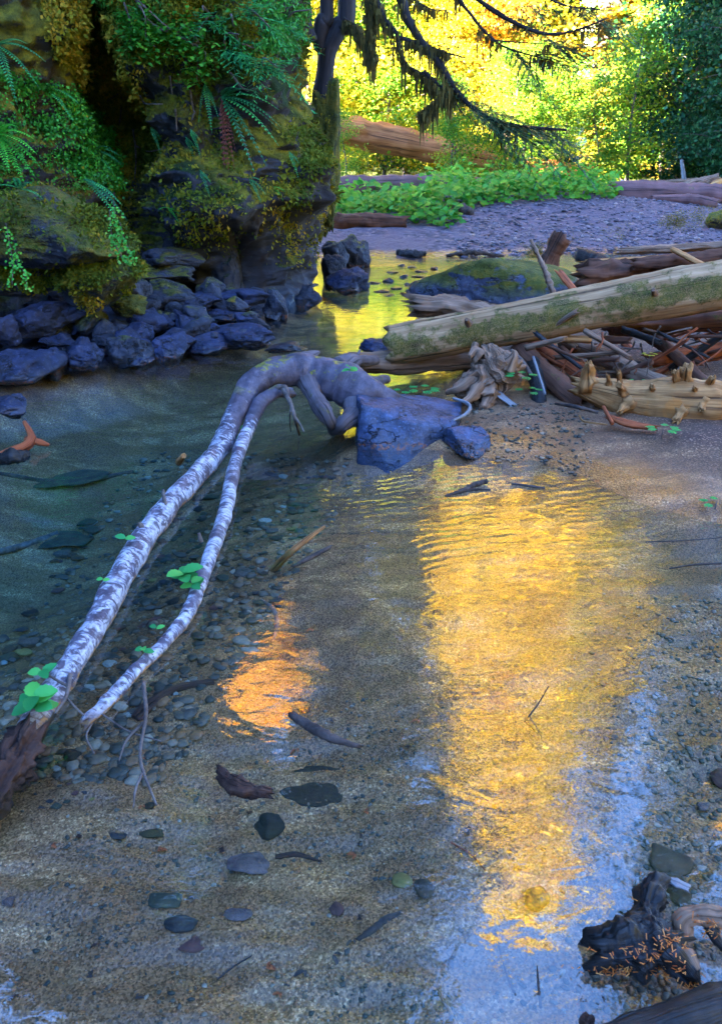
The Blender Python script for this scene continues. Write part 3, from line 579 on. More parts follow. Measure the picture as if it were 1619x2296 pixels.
# the ledge and what hangs below it
rock_at('mossy_boulder', 'huge moss-padded ledge boulder overhanging the rocks at the left edge', -150, 318, 415, 612, 'mossy_rock', Y=6.55, deep=.75, cuts=7, sub=5, sink=.02, fine=.08)
rock_at('mossy_boulder', 'rounded olive-mossed boulder tucked under the ledge', 118, 318, 560, 700, 'mossy_rock', Y=6.75, deep=.8, cuts=6, sub=5, sink=.1)
rock_at('mossy_boulder', 'dark undercut boulder below the ledge by the hanging ivy', -90, 160, 575, 672, 'half_mossy', Y=6.9, deep=.7, sub=5, cuts=7)
rock_at('mossy_boulder', 'tall moss-covered buttress of rock at the right end of the cliff carrying the dark tree', 684, 774, 172, 556, 'buttress', Y=11.2, deep=1.1, cuts=4, sub=5, sink=.02, fine=.14, lump=.7)
FR = [('smooth blue-grey rock slab sloping into the pool at the left edge', -70, 136, 778, 856, 'blue_rock', None),
      ('triangular blue rock wedged beside the smooth slab', 78, 158, 778, 838, 'blue_rock', None),
      ('angular blue rock leaning over the waterline with an orange foot', 152, 236, 770, 833, 'blue_rock', None),
      ('squarish dark blue block above the leaning rock', 108, 176, 744, 806, 'blue_rock', 6.75),
      ('thin tilted slab between two blue blocks', 150, 205, 756, 812, 'blue_rock', 6.6),
      ('grey rock with yellow lichen beside the round rock', 225, 345, 750, 818, 'half_mossy', None),
      ('big rounded lichen-spotted rock at the waterline', 326, 414, 735, 808, 'blue_rock', None),
      ('low blue stone at the foot of the lichen-spotted rock', 292, 342, 796, 822, 'blue_rock', None),
      ('long blue humped rock behind the lichen-spotted rock', 262, 386, 690, 756, 'blue_rock', 7.15),
      ('blue rock with a ridged back above the brown shelf', 372, 455, 696, 764, 'blue_rock', 7.25),
      ('wide pale blue slab below the mossy boulder', 10, 176, 672, 760, 'blue_rock', 6.75),
      ('dark round blue rock at the left edge above the smooth slab', -30, 40, 706, 772, 'blue_rock', 6.5),
      ('flat reddish shelf of rock behind the brown shelf', 425, 556, 684, 730, 'blue_rock', 8.0),
      ('long brown-stained shelf rock reaching out to the stream', 440, 612, 716, 778, 'blue_rock', None),
      ('low blue rock in front of the brown shelf', 404, 505, 750, 792, 'blue_rock', None),
      ('small blue rock at the end of the brown shelf', 522, 604, 738, 781, 'blue_rock', None),
      ('pointed mossy rock standing at the stream bend', 590, 642, 646, 717, 'half_mossy', None),
      ('dark rock lying before the pointed mossy rock', 590, 640, 684, 718, 'dark_rock', None),
      ('mossy flat-topped rock stacked against the cliff foot', 306, 440, 622, 682, 'half_mossy', 7.9),
      ('rounded brown mossy rock beside the stacked flat rock', 432, 508, 622, 690, 'half_mossy', 8.1),
      ('blue stone in the gap under the cliff', 380, 470, 656, 702, 'blue_rock', 7.8),
      ('blue stone crossed by a crack behind the reddish shelf', 470, 560, 650, 700, 'blue_rock', 8.3),
      ('mossy slab laid like a step below the dark chimney', 300, 450, 552, 600, 'half_mossy', 8.35),
      ('second mossy step slab below the dark chimney', 312, 452, 592, 640, 'half_mossy', 8.2),
      ('dark mossy block left of the step slabs', 262, 330, 610, 680, 'half_mossy', 7.5),
      ('green mossy block with a pale edge over the wide slab', 245, 325, 664, 706, 'mossy_rock', 7.1),
      ('small green-furred rock above the squarish block', 170, 250, 690, 740, 'mossy_rock', 7.0),
      ('small dark mossy rock under the green mossy block', 205, 262, 716, 768, 'half_mossy', 6.9),
      ('grey rock crowned with moss between slab and block', 90, 160, 722, 764, 'half_mossy', 6.9),
      ('low dark stone awash at the end of the rock shelf', 598, 684, 768, 796, 'dark_rock', None),
      ('wet purple-grey rock alone in the pool at the left edge', -25, 58, 880, 938, 'blue_rock', None),
      ('dark rock at the foot of the cliff corner', 664, 726, 640, 690, 'dark_rock', None),
      ('dark overhanging block in the cliff corner by the stream', 720, 774, 566, 636, 'dark_rock', 10.6),
      ('low wet blue rock beyond the cliff corner', 726, 824, 600, 655, 'blue_rock', None),
      ('tall brown rock with moss on its crown beyond the cliff corner', 756, 828, 526, 606, 'half_mossy', 12.0),
      ('grey stone between the cliff corner and the tall brown rock', 718, 780, 536, 585, 'half_mossy', 11.6),
      ('dark blue rock in the stream behind the broken log end', 800, 905, 758, 800, 'blue_rock', None)]
for lb, x0, x1, yt, yb, m, Y in FR: rock_at('rock', lb, x0, x1, yt - 2, yb, m, Y=Y, deep=1.0, cuts=13, soft=.035, lump=.28, fine=.09)
for i in range(64):                                             # small rocks packed between the bigger ones
    x = rnd.uniform(-40, 590); yb = rnd.uniform(655, 822 - .10 * x); wv = rnd.uniform(26, 74); Yd = float(np.interp(yb, [650, 700, 760, 830], [8.6, 7.6, 6.9, 6.2])) if rnd.random() < .9 else None
    rock_at('rock', 'small dark blue rock packed among the big rocks at the cliff foot', x - wv / 2, x + wv / 2, yb - wv * rnd.uniform(.4, .7), yb, rnd.choice(['blue_rock', 'blue_rock', 'dark_rock', 'half_mossy']), Y=Yd, deep=1.0, cuts=11, sub=3, soft=.04, lump=.25, fine=.08, group='small rocks at the cliff foot')
rock_at('big_boulder', 'big smooth grey boulder with a moss cap behind the mossy log', 936, 1318, 552, 702, 'big_boulder', Y=8.75, deep=.95, cuts=5, sub=5, sink=.3, fine=.03, lump=.12, cat='boulder', soft=.12)
rock_at('mossy_rock', 'yellow mossy rock beside the log at the edge of the gravel bar', 888, 930, 500, 538, 'mossy_rock', Y=16.0, cuts=6)
rock_at('mossy_rock', 'bright yellow mossy rock at the right edge of the gravel bar', 1588, 1660, 468, 512, 'mossy_rock', Y=15.6, cuts=6)
# the cut blue-grey boulder at the tip of the sand bank
def hull_rock(name, pts, mat, label, cat='boulder', soft=.012, fine=.016, sub=5):
    import bmesh
    bm = bmesh.new(); c = np.mean(pts, 0)
    for p in pts: bm.verts.new(Vector(p - c))
    bmesh.ops.convex_hull(bm, input=bm.verts); bm.normal_update()
    pl = [(np.array(f.normal), f.normal.dot(f.verts[0].co)) for f in bm.faces]; bm.free()
    v, f = _ICO[sub]; N = np.array([a for a, _ in pl]); D = np.abs([b for _, b in pl])
    d = v @ N.T; r = np.where(d > .02, D / np.maximum(d, .02), 9.0); s = soft * D.mean()
    r = -s * np.log(np.exp(-(r - r.min(1)[:, None]) / s).sum(1)) + r.min(1)
    p = v * r[:, None]; p = p * (1 + fine * ridged(p * 9, 4) + fine * 1.6 * fbm(p * 4, 3))[:, None]
    mb = MB(); mb.add(p, t=f); return tag(mb.build(name, M[mat], loc=c), label, cat)
def low(p, z=-.25): q = np.array(p, float); q[2] = z; return q
hull_rock('boulder', [PY(798, 882, 4.72), PY(806, 905, 4.48), PY(1032, 904, 4.98), PY(1030, 938, 4.66), PY(1012, 955, 4.52), PY(950, 888, 5.0), PY(935, 955, 4.42), PY(870, 884, 4.9), low(P0(803, 1008)), low(P0(905, 1030)), low(P0(985, 1016)), low(P0(1035, 965)), low((-.02, 5.0, 0)), low((.5, 5.1, 0))],
          'boulder', 'angular blue-grey boulder with a flat sloping top at the tip of the sand bank')
rock_at('rock', 'small blue rock beside the angular boulder at the sand edge', 1000, 1106, 962, 1022, 'boulder', deep=1.2, cuts=12, soft=.02, lump=.1, fine=.03, seed=977)
# stones out in the open water and on the sand bed
def bed_stone(name, label, x0, x1, yt, yb, mat, flat=None, cat='stone', group=None, cuts=7, lift=.0):
    xc = (x0 + x1) / 2; p = bed(xc, yb); dist = math.hypot(p[1], CAM_H - p[2]); W = (x1 - x0) / FPX * dist * .85
    sin = (CAM_H - p[2]) / dist; vis = (yb - yt) / FPX * dist; Hh = flat or max(.01, vis * .5); D = max(W * .35, (vis - Hh * (1 - sin)) / sin)
    _seed[0] += 1; v, f = rock_geo(_seed[0], (W, D, Hh * 1.5), 3, cuts, .2, .05)
    mb = MB(); mb.add(v, t=f); return tag(mb.build(name, M[mat], loc=(p[0], p[1] + D * .4, p[2] + Hh * .25 + lift)), label, cat, group)
M['mud_st'] = mat_flat('mud_stone', (0.016, 0.011, 0.006), (0.041, 0.027, 0.015), 9, bump=.8); M['olive_st'] = mat_flat('olive_stone', (0.023, 0.018, 0.009), (0.058, 0.042, 0.015), 12); M['dark_st'] = mat_flat('dark_stone', (0.009, 0.007, 0.005), (0.026, 0.02, 0.013), 12)
M['mauve_st'] = mat_flat('mauve_stone', (0.062, 0.038, 0.034), (0.169, 0.11, 0.095), 18, bump=1); M['slate_st'] = mat_flat('slate_stone', (0.014, 0.013, 0.013), (0.043, 0.038, 0.036), 12)
M['brown_st'] = mat_flat('brown_stone', (0.031, 0.018, 0.009), (0.079, 0.045, 0.024), 12); M['gold_st'] = mat_flat('ochre_stone', (0.116, 0.073, 0.017), (0.221, 0.156, 0.043), 10)
M['red_st'] = mat_flat('red_stone', (0.051, 0.017, 0.014), (0.116, 0.048, 0.037), 12); M['pale_st'] = mat_flat('pale_stone', (0.146, 0.141, 0.116), (0.262, 0.252, 0.209), 12)
M['grey_st'] = mat_flat('grey_stone', (0.037, 0.028, 0.022), (0.099, 0.077, 0.058), 12); M['green_st'] = mat_flat('green_grey_stone', (0.017, 0.02, 0.012), (0.054, 0.051, 0.029), 12)
for a in [('dark squared stone standing on the pale sand', 560, 640, 1822, 1880, 'dark_st', .04), ('pitted mauve stone lying on the sand', 502, 612, 1908, 1966, 'mauve_st', .02),
          ('broad flat mud-brown stone half buried in sand beside the bark chunk', 610, 845, 1708, 1800, 'mud_st', .006), ('blue-black stone on the sand below the mauve stone', 362, 446, 2056, 2092, 'slate_st', .025),
          ('yellow stone under clear water near the golden reflection', 876, 932, 1958, 1990, 'gold_st', .02), ('brown oval stone next to the yellow stone', 926, 990, 1968, 2014, 'brown_st', .015),
          ('long grey-green stone pressed into the sand', 326, 414, 2000, 2036, 'green_st', .012), ('purple bar-shaped stone on the sand', 494, 566, 2036, 2064, 'mauve_st', .012),
          ('black round stone beside the trunk end', 136, 182, 1676, 1708, 'dark_st', .03), ('small black pebble by the twig tip', 318, 348, 1798, 1816, 'dark_st', .012),
          ('red-brown pebble on the sand near the curved stick', 736, 776, 2022, 2052, 'red_st', .015), ('salmon stone lying flat below the blue-black stone', 390, 468, 2098, 2132, 'red_st', .008),
          ('grey stone with a dark seam near the submerged stick', 392, 442, 1580, 1614, 'grey_st', .02), ('small black stone above the floating stick', 664, 700, 1582, 1600, 'dark_st', .012),
          ('wide olive stone under water above the wet root', 1452, 1570, 1886, 1962, 'brown_st', .02), ('tan stone touching the top of the wet root', 1496, 1560, 1962, 2030, 'brown_st', .03),
          ('rounded orange-brown stone near the right edge', 1396, 1470, 1742, 1786, 'brown_st', .015), ('orange stone at the right edge of the shallows', 1596, 1650, 1720, 1768, 'red_st', .03),
          ('grey oval pebble under the orange stone', 1560, 1596, 1795, 1820, 'mauve_st', .02), ('olive-black stone on the sand between two dark leaves', 300, 380, 1852, 1878, 'olive_st', .012),
          ('slate pebble at the end of the long submerged log', 230, 286, 1865, 1882, 'slate_st', .01), ('dull brown stone in the middle of the sky reflection', 1176, 1240, 1990, 2040, 'olive_st', .02),
          ('dark flat stone at the left edge of the sand', -8, 40, 2012, 2034, 'mauve_st', .01), ('large flat green-grey slab lying deep in the pool', -40, 250, 1010, 1090, 'green_st', .03),
          ('second flat slab deep in the pool under the white trunk', -60, 260, 1135, 1225, 'green_st', .02)]:
    bed_stone('stone', a[0], *a[1:6], flat=a[6])
for x, y, h in [(870, 632, 12), (905, 622, 10), (930, 640, 14), (890, 648, 9), (918, 655, 10), (945, 610, 9), (880, 612, 8), (960, 628, 10), (855, 655, 8), (925, 600, 8), (900, 596, 6), (975, 604, 8), (950, 655, 9), (700, 640, 9), (838, 636, 7), (912, 640, 8), (940, 622, 7), (870, 664, 7)]:
    wv = rnd.uniform(14, 34); rock_at('cobble', 'wet black cobble breaking the surface of the riffle', x - wv / 2, x + wv / 2, y - h * .8, y, 'dark_rock', sub=3, cuts=6, group='black cobbles in the riffle', cat='cobble', sink=.5)
# cobbles on the floor of the pool, one by one
KIND = [('green_st', 'flat green-grey cobble', 4), ('grey_st', 'grey cobble', 4), ('slate_st', 'dark slate cobble', 4), ('brown_st', 'brown cobble', 4), ('gold_st', 'ochre cobble', 1), ('pale_st', 'pale cobble', 1.4), ('red_st', 'red-brown cobble', 1.6), ('dark_st', 'black cobble', 2)]
proto = {}
for k, lb, wt in KIND:
    for j in range(3):
        _seed[0] += 1; v, f = rock_geo(_seed[0], (1, rnd.uniform(.55, .8), rnd.uniform(.22, .38)), 2, 6, .2, .02); mb = MB(); mb.add(v, t=f)
        proto[k, j] = mb.build('cobble', M[k]); 
used = set()
def inpoly(x, y, P): return float(seg_sdf(np.array([x]), np.array([y]), P)[0]) > 0
AREA = [('in the pool left of the white trunk', [(0, 1420), (130, 1330), (250, 1130), (300, 1080), (120, 1240), (90, 1480), (60, 1560), (0, 1560)], 46, (18, 62)), ('between the two white trunks', [(230, 1440), (330, 1230), (420, 1130), (480, 1090), (460, 1230), (400, 1350), (270, 1490), (190, 1560), (160, 1550)], 74, (16, 50)),
        ('right of the thin white trunk', [(470, 1230), (530, 1100), (690, 1110), (720, 1180), (640, 1260), (660, 1330), (560, 1380), (440, 1420), (330, 1530), (240, 1620), (330, 1620), (480, 1490), (440, 1360)], 100, (14, 44)), ('beside the sunken trunk end', [(60, 1720), (150, 1650), (250, 1690), (220, 1800), (90, 1830)], 16, (12, 34)),
        ('in the pool under the leaning tree', [(560, 1000), (790, 1010), (760, 1090), (540, 1085)], 24, (16, 40))]
for where, poly, n, (a, b) in AREA:
    xs = [p[0] for p in poly]; ys = [p[1] for p in poly]; c = 0
    while c < n:
        x, y = rnd.uniform(min(xs), max(xs)), rnd.uniform(min(ys), max(ys))
        if not inpoly(x, y, poly): continue
        c += 1; k, lb, _ = rnd.choices(KIND, [q[2] for q in KIND])[0]; j = rnd.randrange(3); p = bed(x, y)
        W = rnd.uniform(a, b) * (.6 + .4 * rnd.random()) / FPX * math.hypot(p[1], CAM_H - p[2]); lab = lb + ' under water ' + where; gr = 'cobbles ' + where
        o = proto[k, j] if (k, j) not in used else proto[k, j].copy()
        if (k, j) in used: COL.objects.link(o)
        used.add((k, j)); o.location = (p[0], p[1], p[2] + W * .07); o.rotation_euler = (rnd.uniform(-.15, .15), rnd.uniform(-.15, .15), rnd.uniform(-.6, .6)); o.scale = (W,) * 3
        tag(o, lab, 'cobble', gr + ', ' + lb + 's')
for k in proto:
    if k not in used: bpy.data.objects.remove(proto[k])
# pebbles nobody could count: the shallows at the right, the bank, the gravel bar
def pebble_field(name, label, n, sampler, size, mats, flat=.55):
    v, f = _ICO[1]; mb = MB(); k = 0; P = []
    while k < n:
        q = sampler()
        if q is None: continue
        P.append(q); k += 1
    P = np.array(P); zs = ground_z(P[:, 0], P[:, 1])
    for (x, y), z in zip(P, zs):
        s = size() ; e = np.array((s * rnd.uniform(.7, 1.3), s * rnd.uniform(.6, 1), s * flat * rnd.uniform(.6, 1.1))) / 2
        a = rnd.random() * 6.28; vv = v * (1 + .25 * rng.normal(size=(len(v), 1)) * .5) * e
        vv = np.stack([vv[:, 0] * math.cos(a) - vv[:, 1] * math.sin(a), vv[:, 0] * math.sin(a) + vv[:, 1] * math.cos(a), vv[:, 2]], 1)
        mb.add(vv + (x, y, z + e[2] * .35), t=f, tint=rnd.random())
    return tag(mb.build(name, mats), label, kind='stuff')
def mat_pebble(name, stops):
    n = ND(name); k = n.attr('tint'); p = n.geo('Position')
    c = n.mix(.5, n.ramp(k, stops), n.ramp(n.noise(p, 60, 3, .7), [(.3, .35), (.7, 1.5)]), 'MULTIPLY')
    return n.done(n.bsdf(c, .6, None, .4))
M['peb_a'] = mat_pebble('mixed_shallow_pebbles', [(0, (0.0218, 0.0226, 0.0153)), (.35, (0.0601, 0.0476, 0.0319)), (.6, (0.1200, 0.0867, 0.0542)), (.78, (0.1747, 0.0736, 0.0256)), (.93, (0.1855, 0.1300, 0.0830)), (1, (0.2839, 0.2165, 0.1466))])
M['peb_b'] = mat_pebble('bar_pebbles', [(0, (0.0212, 0.0176, 0.0276)), (.4, (0.0741, 0.0588, 0.0749)), (.8, (0.1376, 0.1098, 0.1301)), (1, (0.2752, 0.2019, 0.1814))])
def s_right():
    x, y = rnd.uniform(1230, 1640), rnd.uniform(1330, 2290)
    if rnd.random() > sstep(1230, 1480, x + .10 * (y - 1700)): return None
    return tuple(bed(x, y, 5)[:2])
pebble_field('pebbles', 'brown and grey pebbles carpeting the clear shallows at the right', 2600, s_right, lambda: .005 + .020 * rnd.random() ** 3, M['peb_a'], .4)
def s_left():
    p = bed(rnd.uniform(-20, 1250), rnd.uniform(1560, 2300), 5)
    return tuple(p[:2]) if rnd.random() < .15 + .85 * sstep(-.1, .5, float(fbm(np.array((p[0] * 3, p[1] * 5, 1.)), 2))) else None
pebble_field('sand_grit', 'fine stones scattered over the submerged sand', 2600, s_left, lambda: .003 + .013 * rnd.random() ** 3, M['peb_a'])
def s_pool():
    x, y = rnd.uniform(-10, 790), rnd.uniform(1010, 1760)
    if x + .62 * (y - 1010) > 840 or x < 330 - .75 * (y - 1000) : return None
    return tuple(bed(x, y, 5)[:2])
pebble_field('pool_pebbles', 'small mixed pebbles lying among the cobbles of the pool', 2400, s_pool, lambda: .010 + .05 * rnd.random() ** 2.5, M['peb_a'], .4)
def s_bank():
    p = P0(rnd.uniform(1000, 1330), rnd.uniform(905, 1040), .08)
    return tuple(p[:2]) if gz(p[0], p[1]) > -.01 else None
pebble_field('bank_pebbles', 'small stones strewn on the sand bank', 900, s_bank, lambda: .006 + .03 * rnd.random() ** 3, M['peb_a'])
def s_bar():
    y = 13.2 + 8 * rnd.random() ** 1.4; x = rnd.uniform(-.4, .52) * y
    if x < -.02 * y - .2: return None
    return (x, y) if fbm(np.array((x * .5, y * .5, 0)), 2) + .004 * x * 20 > -.25 else None
pebble_field('gravel', 'grey river gravel covering the bar', 7000, s_bar, lambda: .022 + .085 * rnd.random() ** 3, M['peb_b'])
# ---------------------------------------------------------------- the fallen white-barked tree over the pool
ft = thing('fallen_tree', 'fallen white-barked tree arching over the pool with two long stems in the water', 'fallen tree', (-.3, 4.9, 0))
off0 = np.array((.3, -4.9, 0.0))
def part(name, mb, mat, root, label=None):
    o = mb.build(name, mat, root); o.location = -root.location
    if label: o['label'] = label
    return o
def rpx(n, P): return n / FPX * math.hypot(P[1], CAM_H - P[2])
mb = MB()
tr = [P0(-70, 1880, -.10), P0(40, 1690, -.03), P0(120, 1555, .015), P0(205, 1420, .03), P0(325, 1205, .035), P0(425, 1085, .035), P0(490, 1010, .05), PY(532, 920, 4.55), PY(562, 865, 4.75), PY(615, 835, 4.88), PY(690, 832, 4.95), PY(760, 858, 4.92), PY(815, 885, 4.85), PY(860, 905, 4.85)]
tr_r = [.034, .042, .045, .046, .052, .054, .054, .058, .076, .092, .115, .13, .115, .09]
tube(mb, tr, tr_r, 32, 170, rough=.17, fr=2.2, seed=1, jag=-.05); part('trunk', mb, M['bark'], ft)
mb = MB()
lm = [PY(650, 880, 4.72), PY(622, 878, 4.68), PY(585, 905, 4.6), PY(556, 965, 4.42), P0(528, 1040, .05), P0(505, 1150, .035), P0(478, 1230, .03), P0(452, 1300, .028), P0(425, 1370, .025), P0(375, 1435, .025), P0(300, 1510, .022), P0(240, 1575, .02), P0(200, 1612, .02)]
tube(mb, lm, [.03, .040, .042, .040, .036, .033, .031, .029, .026, .024, .023, .023, .018], 20, 110, rough=.14, fr=2.5, seed=2, jag=.03); part('limb', mb, M['bark'], ft)
M['root'] = mat_wood('grey_mauve_root_bark', [(.025, .016, .016), (.07, .052, .054), (.13, .10, .11), (.19, .155, .17)], 1.2, moss=.06, grain=.35)
for pts, r in [([PY(735, 850, 4.9), PY(775, 835, 4.95), PY(840, 868, 5.0), PY(885, 905, 5.0)], (.09, .07, .05, .03)), ([PY(690, 850, 4.9), PY(712, 900, 4.7), PY(738, 942, 4.5), P0(752, 965, -.08)], (.07, .05, .045, .03)),
               ([PY(800, 890, 4.85), PY(795, 930, 4.65), PY(770, 952, 4.5), P0(745, 966, -.05)], (.085, .06, .05, .03)), ([PY(800, 870, 4.9), PY(850, 855, 5.2), PY(868, 850, 5.35)], (.05, .035, .03)),
               ([PY(660, 825, 4.95), PY(690, 803, 5.02), PY(715, 790, 5.1)], (.09, .05, .012)), ([PY(760, 830, 5.0), PY(790, 812, 5.2), PY(845, 808, 5.5)], (.08, .05, .03)), ([PY(790, 830, 5.0), PY(800, 800, 5.3), PY(808, 785, 5.4)], (.03, .014, .006)), ([PY(770, 825, 5.0), PY(770, 800, 5.2), PY(782, 792, 5.3)], (.025, .014, .006))]:
    mb = MB(); tube(mb, pts, r, 16, 26, rough=.22, fr=2, seed=rnd.random() * 9); part('root', mb, M['root'], ft)
for pts, r in [([PY(635, 872, 4.65), PY(652, 905, 4.5), PY(662, 940, 4.4), P0(672, 975, -.02)], (.016, .013, .010, .006)), ([PY(655, 910, 4.5), PY(650, 930, 4.42), P0(652, 968, 0)], (.006, .005, .003)), ([PY(662, 935, 4.4), PY(675, 955, 4.36), PY(682, 968, 4.33)], (.008, .006, .003)),
               ([PY(620, 870, 4.66), PY(640, 868, 4.64), PY(648, 890, 4.58)], (.012, .012, .01)),
               ([P0(160, 1500, .03), P0(150, 1560, .08), P0(125, 1600, .07)], (.008, .006, .004)), ([P0(155, 1540, .06), P0(120, 1520, .07), P0(95, 1505, .08)], (.005, .004, .003)), ([P0(150, 1565, .07), P0(185, 1600, .04), P0(205, 1612, .03)], (.004, .003, .003)),
               ([P0(322, 1530, .03), P0(328, 1600, .03), P0(316, 1680, .02), P0(322, 1730, .015), P0(352, 1805, .01)], (.007, .006, .005, .005, .003)), ([P0(322, 1620, .025), P0(285, 1660, .02), P0(268, 1705, .01)], (.005, .004, .002)), ([P0(320, 1735, .015), P0(305, 1770, .01), P0(300, 1810, .008)], (.005, .004, .002)),
               ([P0(228, 1600, .02), P0(290, 1640, .015), P0(362, 1662, .01)], (.003, .003, .002)), ([P0(215, 1610, .015), P0(195, 1650, .01), P0(212, 1690, .005)], (.003, .003, .002)),
               ([P0(372, 1140, .07), P0(366, 1098, .13)], (.010, .007)), ([P0(452, 1215, .06), P0(446, 1195, .10)], (.011, .007)), ([P0(325, 1190, .07), P0(312, 1172, .11)], (.014, .009))]:
    mb = MB(); tube(mb, pts, r, 8, max(8, len(pts) * 6), rough=.2, fr=3, seed=rnd.random() * 9); part('twig', mb, M['twig'], ft)
mb = MB(); tube(mb, [P0(-40, 1840, -.06), P0(20, 1735, -.01), P0(62, 1660, .012)], [.036, .047, .044], 40, 70, rough=.3, fr=3.2, seed=5, jag=.06, gro=.55); part('torn_bark', mb, M['bark_mix'], ft)
def leaf(mb, base, d, up, L, W, tint, fold=.25, curl=.25, n=6):
    """one broad leaf: a folded, curled blade of quads"""
    d = np.asarray(d, float); d /= np.linalg.norm(d); s = np.cross(d, up); s /= np.linalg.norm(s) + 1e-9; u = np.cross(s, d)
    v = []; n = n + 3
    for i in range(n + 1):
        t = i / n; wv = W * (math.sin(math.pi * min(1, t * .93 + .04)) ** .75) * .5; c = base + d * L * t - u * curl * L * t * t + u * L * (.022 if i % 2 else 0); wv *= 1 + (.10 if i % 2 else -.04)
        v += [c - s * wv + u * fold * wv, c, c + s * wv + u * fold * wv]
    q = []
    for i in range(n):
        a = 3 * i; q += [(a, a + 1, a + 4, a + 3), (a + 1, a + 2, a + 5, a + 4)]
    mb.add(v, q, tint=tint)
for cx, cy, z, n, L in [(85, 1592, .07, 9, .072), (95, 1512, .085, 3, .05), (412, 1300, .075, 6, .075), (432, 1318, .06, 4, .055), (525, 985, .16, 4, .05), (540, 960, .2, 3, .045), (283, 1210, .12, 2, .05), (322, 1460, .06, 3, .035), (352, 1410, .05, 2, .03), (232, 1302, .1, 2, .03), (785, 832, .32, 5, .05)]:
    mb = MB(); c = P0(cx, cy, z) if cy > 1000 else PY(cx, cy, 4.75)
    for i in range(n):
        a = i * 2.4 + rnd.random(); leaf(mb, c + np.array((0, 0, .012 * i)) * .6, (math.cos(a), math.sin(a) * .8, rnd.uniform(.0, .5)), (0, -.35, 1), L * rnd.uniform(.75, 1.1), L * .62, rnd.random())
    part('leaf_sprig', mb, M['lf_green'], ft)
# ---------------------------------------------------------------- driftwood
def log(name, label, pts, r, mat, seg=18, n=50, cat='log', **k):
    """one limb of wood from points in space; r in metres"""
    mb = MB(); pts = [np.array(p, float) for p in pts]; rr = np.interp(np.linspace(0, 1, len(pts)), np.linspace(0, 1, len(r)), r)
    for p, q in zip(pts, rr):
        if 12 < p[1] < 25: p[2] = max(p[2], gz(p[0], p[1]) + .45 * q)    # lies on the ground, not in it
    c = np.mean(pts, 0)
    k.setdefault('rough', .12); k.setdefault('gro', .06)
    tube(mb, [p - c for p in pts], r, seg, n, seed=rnd.random() * 20, **k)
    return tag(mb.build(name, M[mat], loc=c), label, cat)
lg = thing('mossy_log', 'long mossy log with a sawn-off left end lying over the driftwood pile', 'log', (2, 5.6, 0))
mb = MB(); tube(mb, [PY(880, 773, 5.85), PY(1000, 752, 5.82), PY(1250, 706, 5.72), PY(1450, 668, 5.62), PY(1640, 634, 5.55), PY(1900, 590, 5.4)], [.148, .145, .148, .160, .168, .18], 40, 140, rough=.06, fr=1.3, seed=3, gro=.05, jag=.05); part('log', mb, M['moss_log'], lg)
mb = MB(); me = lg.children[0].data; vv = np.array([v.co for v in me.vertices]); vn = np.array([v.normal for v in me.vertices])
wgt = np.clip(fbm((vv + np.array(lg.location)) * 2.6 + 5, 4) * 1.6 + .1, 0, 1.2) * np.clip(.75 - np.abs(vn[:, 2] - .1), .0, 1) * np.where(vn[:, 1] < .3, 1, .1) + 1e-9; k = rng.choice(len(vv), 9000, p=wgt / wgt.sum())
cc = vv[k] + rng.normal(size=(len(k), 3)) * .012; dd = rng.normal(size=(len(k), 3)) * .6 + vn[k]; dd /= np.linalg.norm(dd, axis=1)[:, None]; ss = np.cross(dd, rng.normal(size=(len(k), 3))); ss /= np.linalg.norm(ss, axis=1)[:, None]; LL = rng.uniform(.004, .011, len(k))[:, None]
mb.add(np.stack([cc - ss * LL * .4, cc + ss * LL * .4, cc + dd * LL * 1.6], 1).reshape(-1, 3), t=np.arange(3 * len(k)).reshape(-1, 3), tint=np.repeat(np.clip(.62 + .22 * rng.normal(size=len(k)), 0, 1), 3)); mb.build('moss', M['moss'], lg, smooth=False)
for a, b in [((1470, 662), (1464, 650)), ((1065, 775), (1062, 792)), ((870 + 180, 724), (1046, 716))]:
    mb = MB(); tube(mb, [PY(*a, 5.5), PY(*b, 5.42)], [.028, .014], 10, 8, rough=.2, seed=2, jag=.01); part('knot', mb, M['grey_wood'], lg)
log('log', 'grey log with a broken end lying half under the mossy log', [PY(800, 812, 5.75), PY(900, 812, 5.9), PY(1080, 800, 6.1), PY(1180, 786, 6.2)], [.075, .085, .09, .08], 'grey_wood', 22, 60, jag=.08, gro=.12)
pl = thing('weathered_log', 'pale barkless log bristling with broken limb stubs on the sand', 'log', (2.2, 4.8, 0))
mb = MB(); tube(mb, [PY(1300, 868, 4.95), PY(1350, 880, 4.9), PY(1420, 897, 4.85), PY(1520, 906, 4.75), PY(1640, 910, 4.7), PY(1800, 915, 4.6)], [.055, .095, .13, .145, .155, .16], 40, 120, rough=.14, fr=1.8, seed=8, gro=.10, jag=.06); part('log', mb, M['tan_wood'], pl)
for (x, y), (x2, y2), r, d in [((1320, 860), (1318, 818), .05, 4.9), ((1390, 868), (1387, 838), .024, 4.85), ((1365, 870), (1362, 845), .02, 4.85), ((1532, 868), (1537, 828), .05, 4.72), ((1520, 870), (1512, 838), .028, 4.72), ((1585, 872), (1595, 850), .03, 4.7), ((1405, 905), (1392, 921), .034, 4.75), ((1525, 925), (1518, 938), .036, 4.6), ((1575, 905), (1572, 916), .035, 4.6), ((1400, 880), (1390, 866), .03, 4.78), ((1470, 880), (1462, 868), .025, 4.75), ((1600, 945), (1606, 960), .03, 4.6), ((1480, 945), (1474, 955), .02, 4.65), ((1560, 880), (1556, 870), .02, 4.65)]:
    mb = MB(); tube(mb, [PY(x, y, d), PY((x + x2) / 2, (y + y2) / 2, d - .02), PY(x2, y2, d - .06)], [r * 1.1, r * .68, r * .55], 16, 14, rough=.45, fr=2, seed=rnd.random() * 9, jag=.035, gro=.4); part('limb_stub', mb, M['tan_wood'], pl)
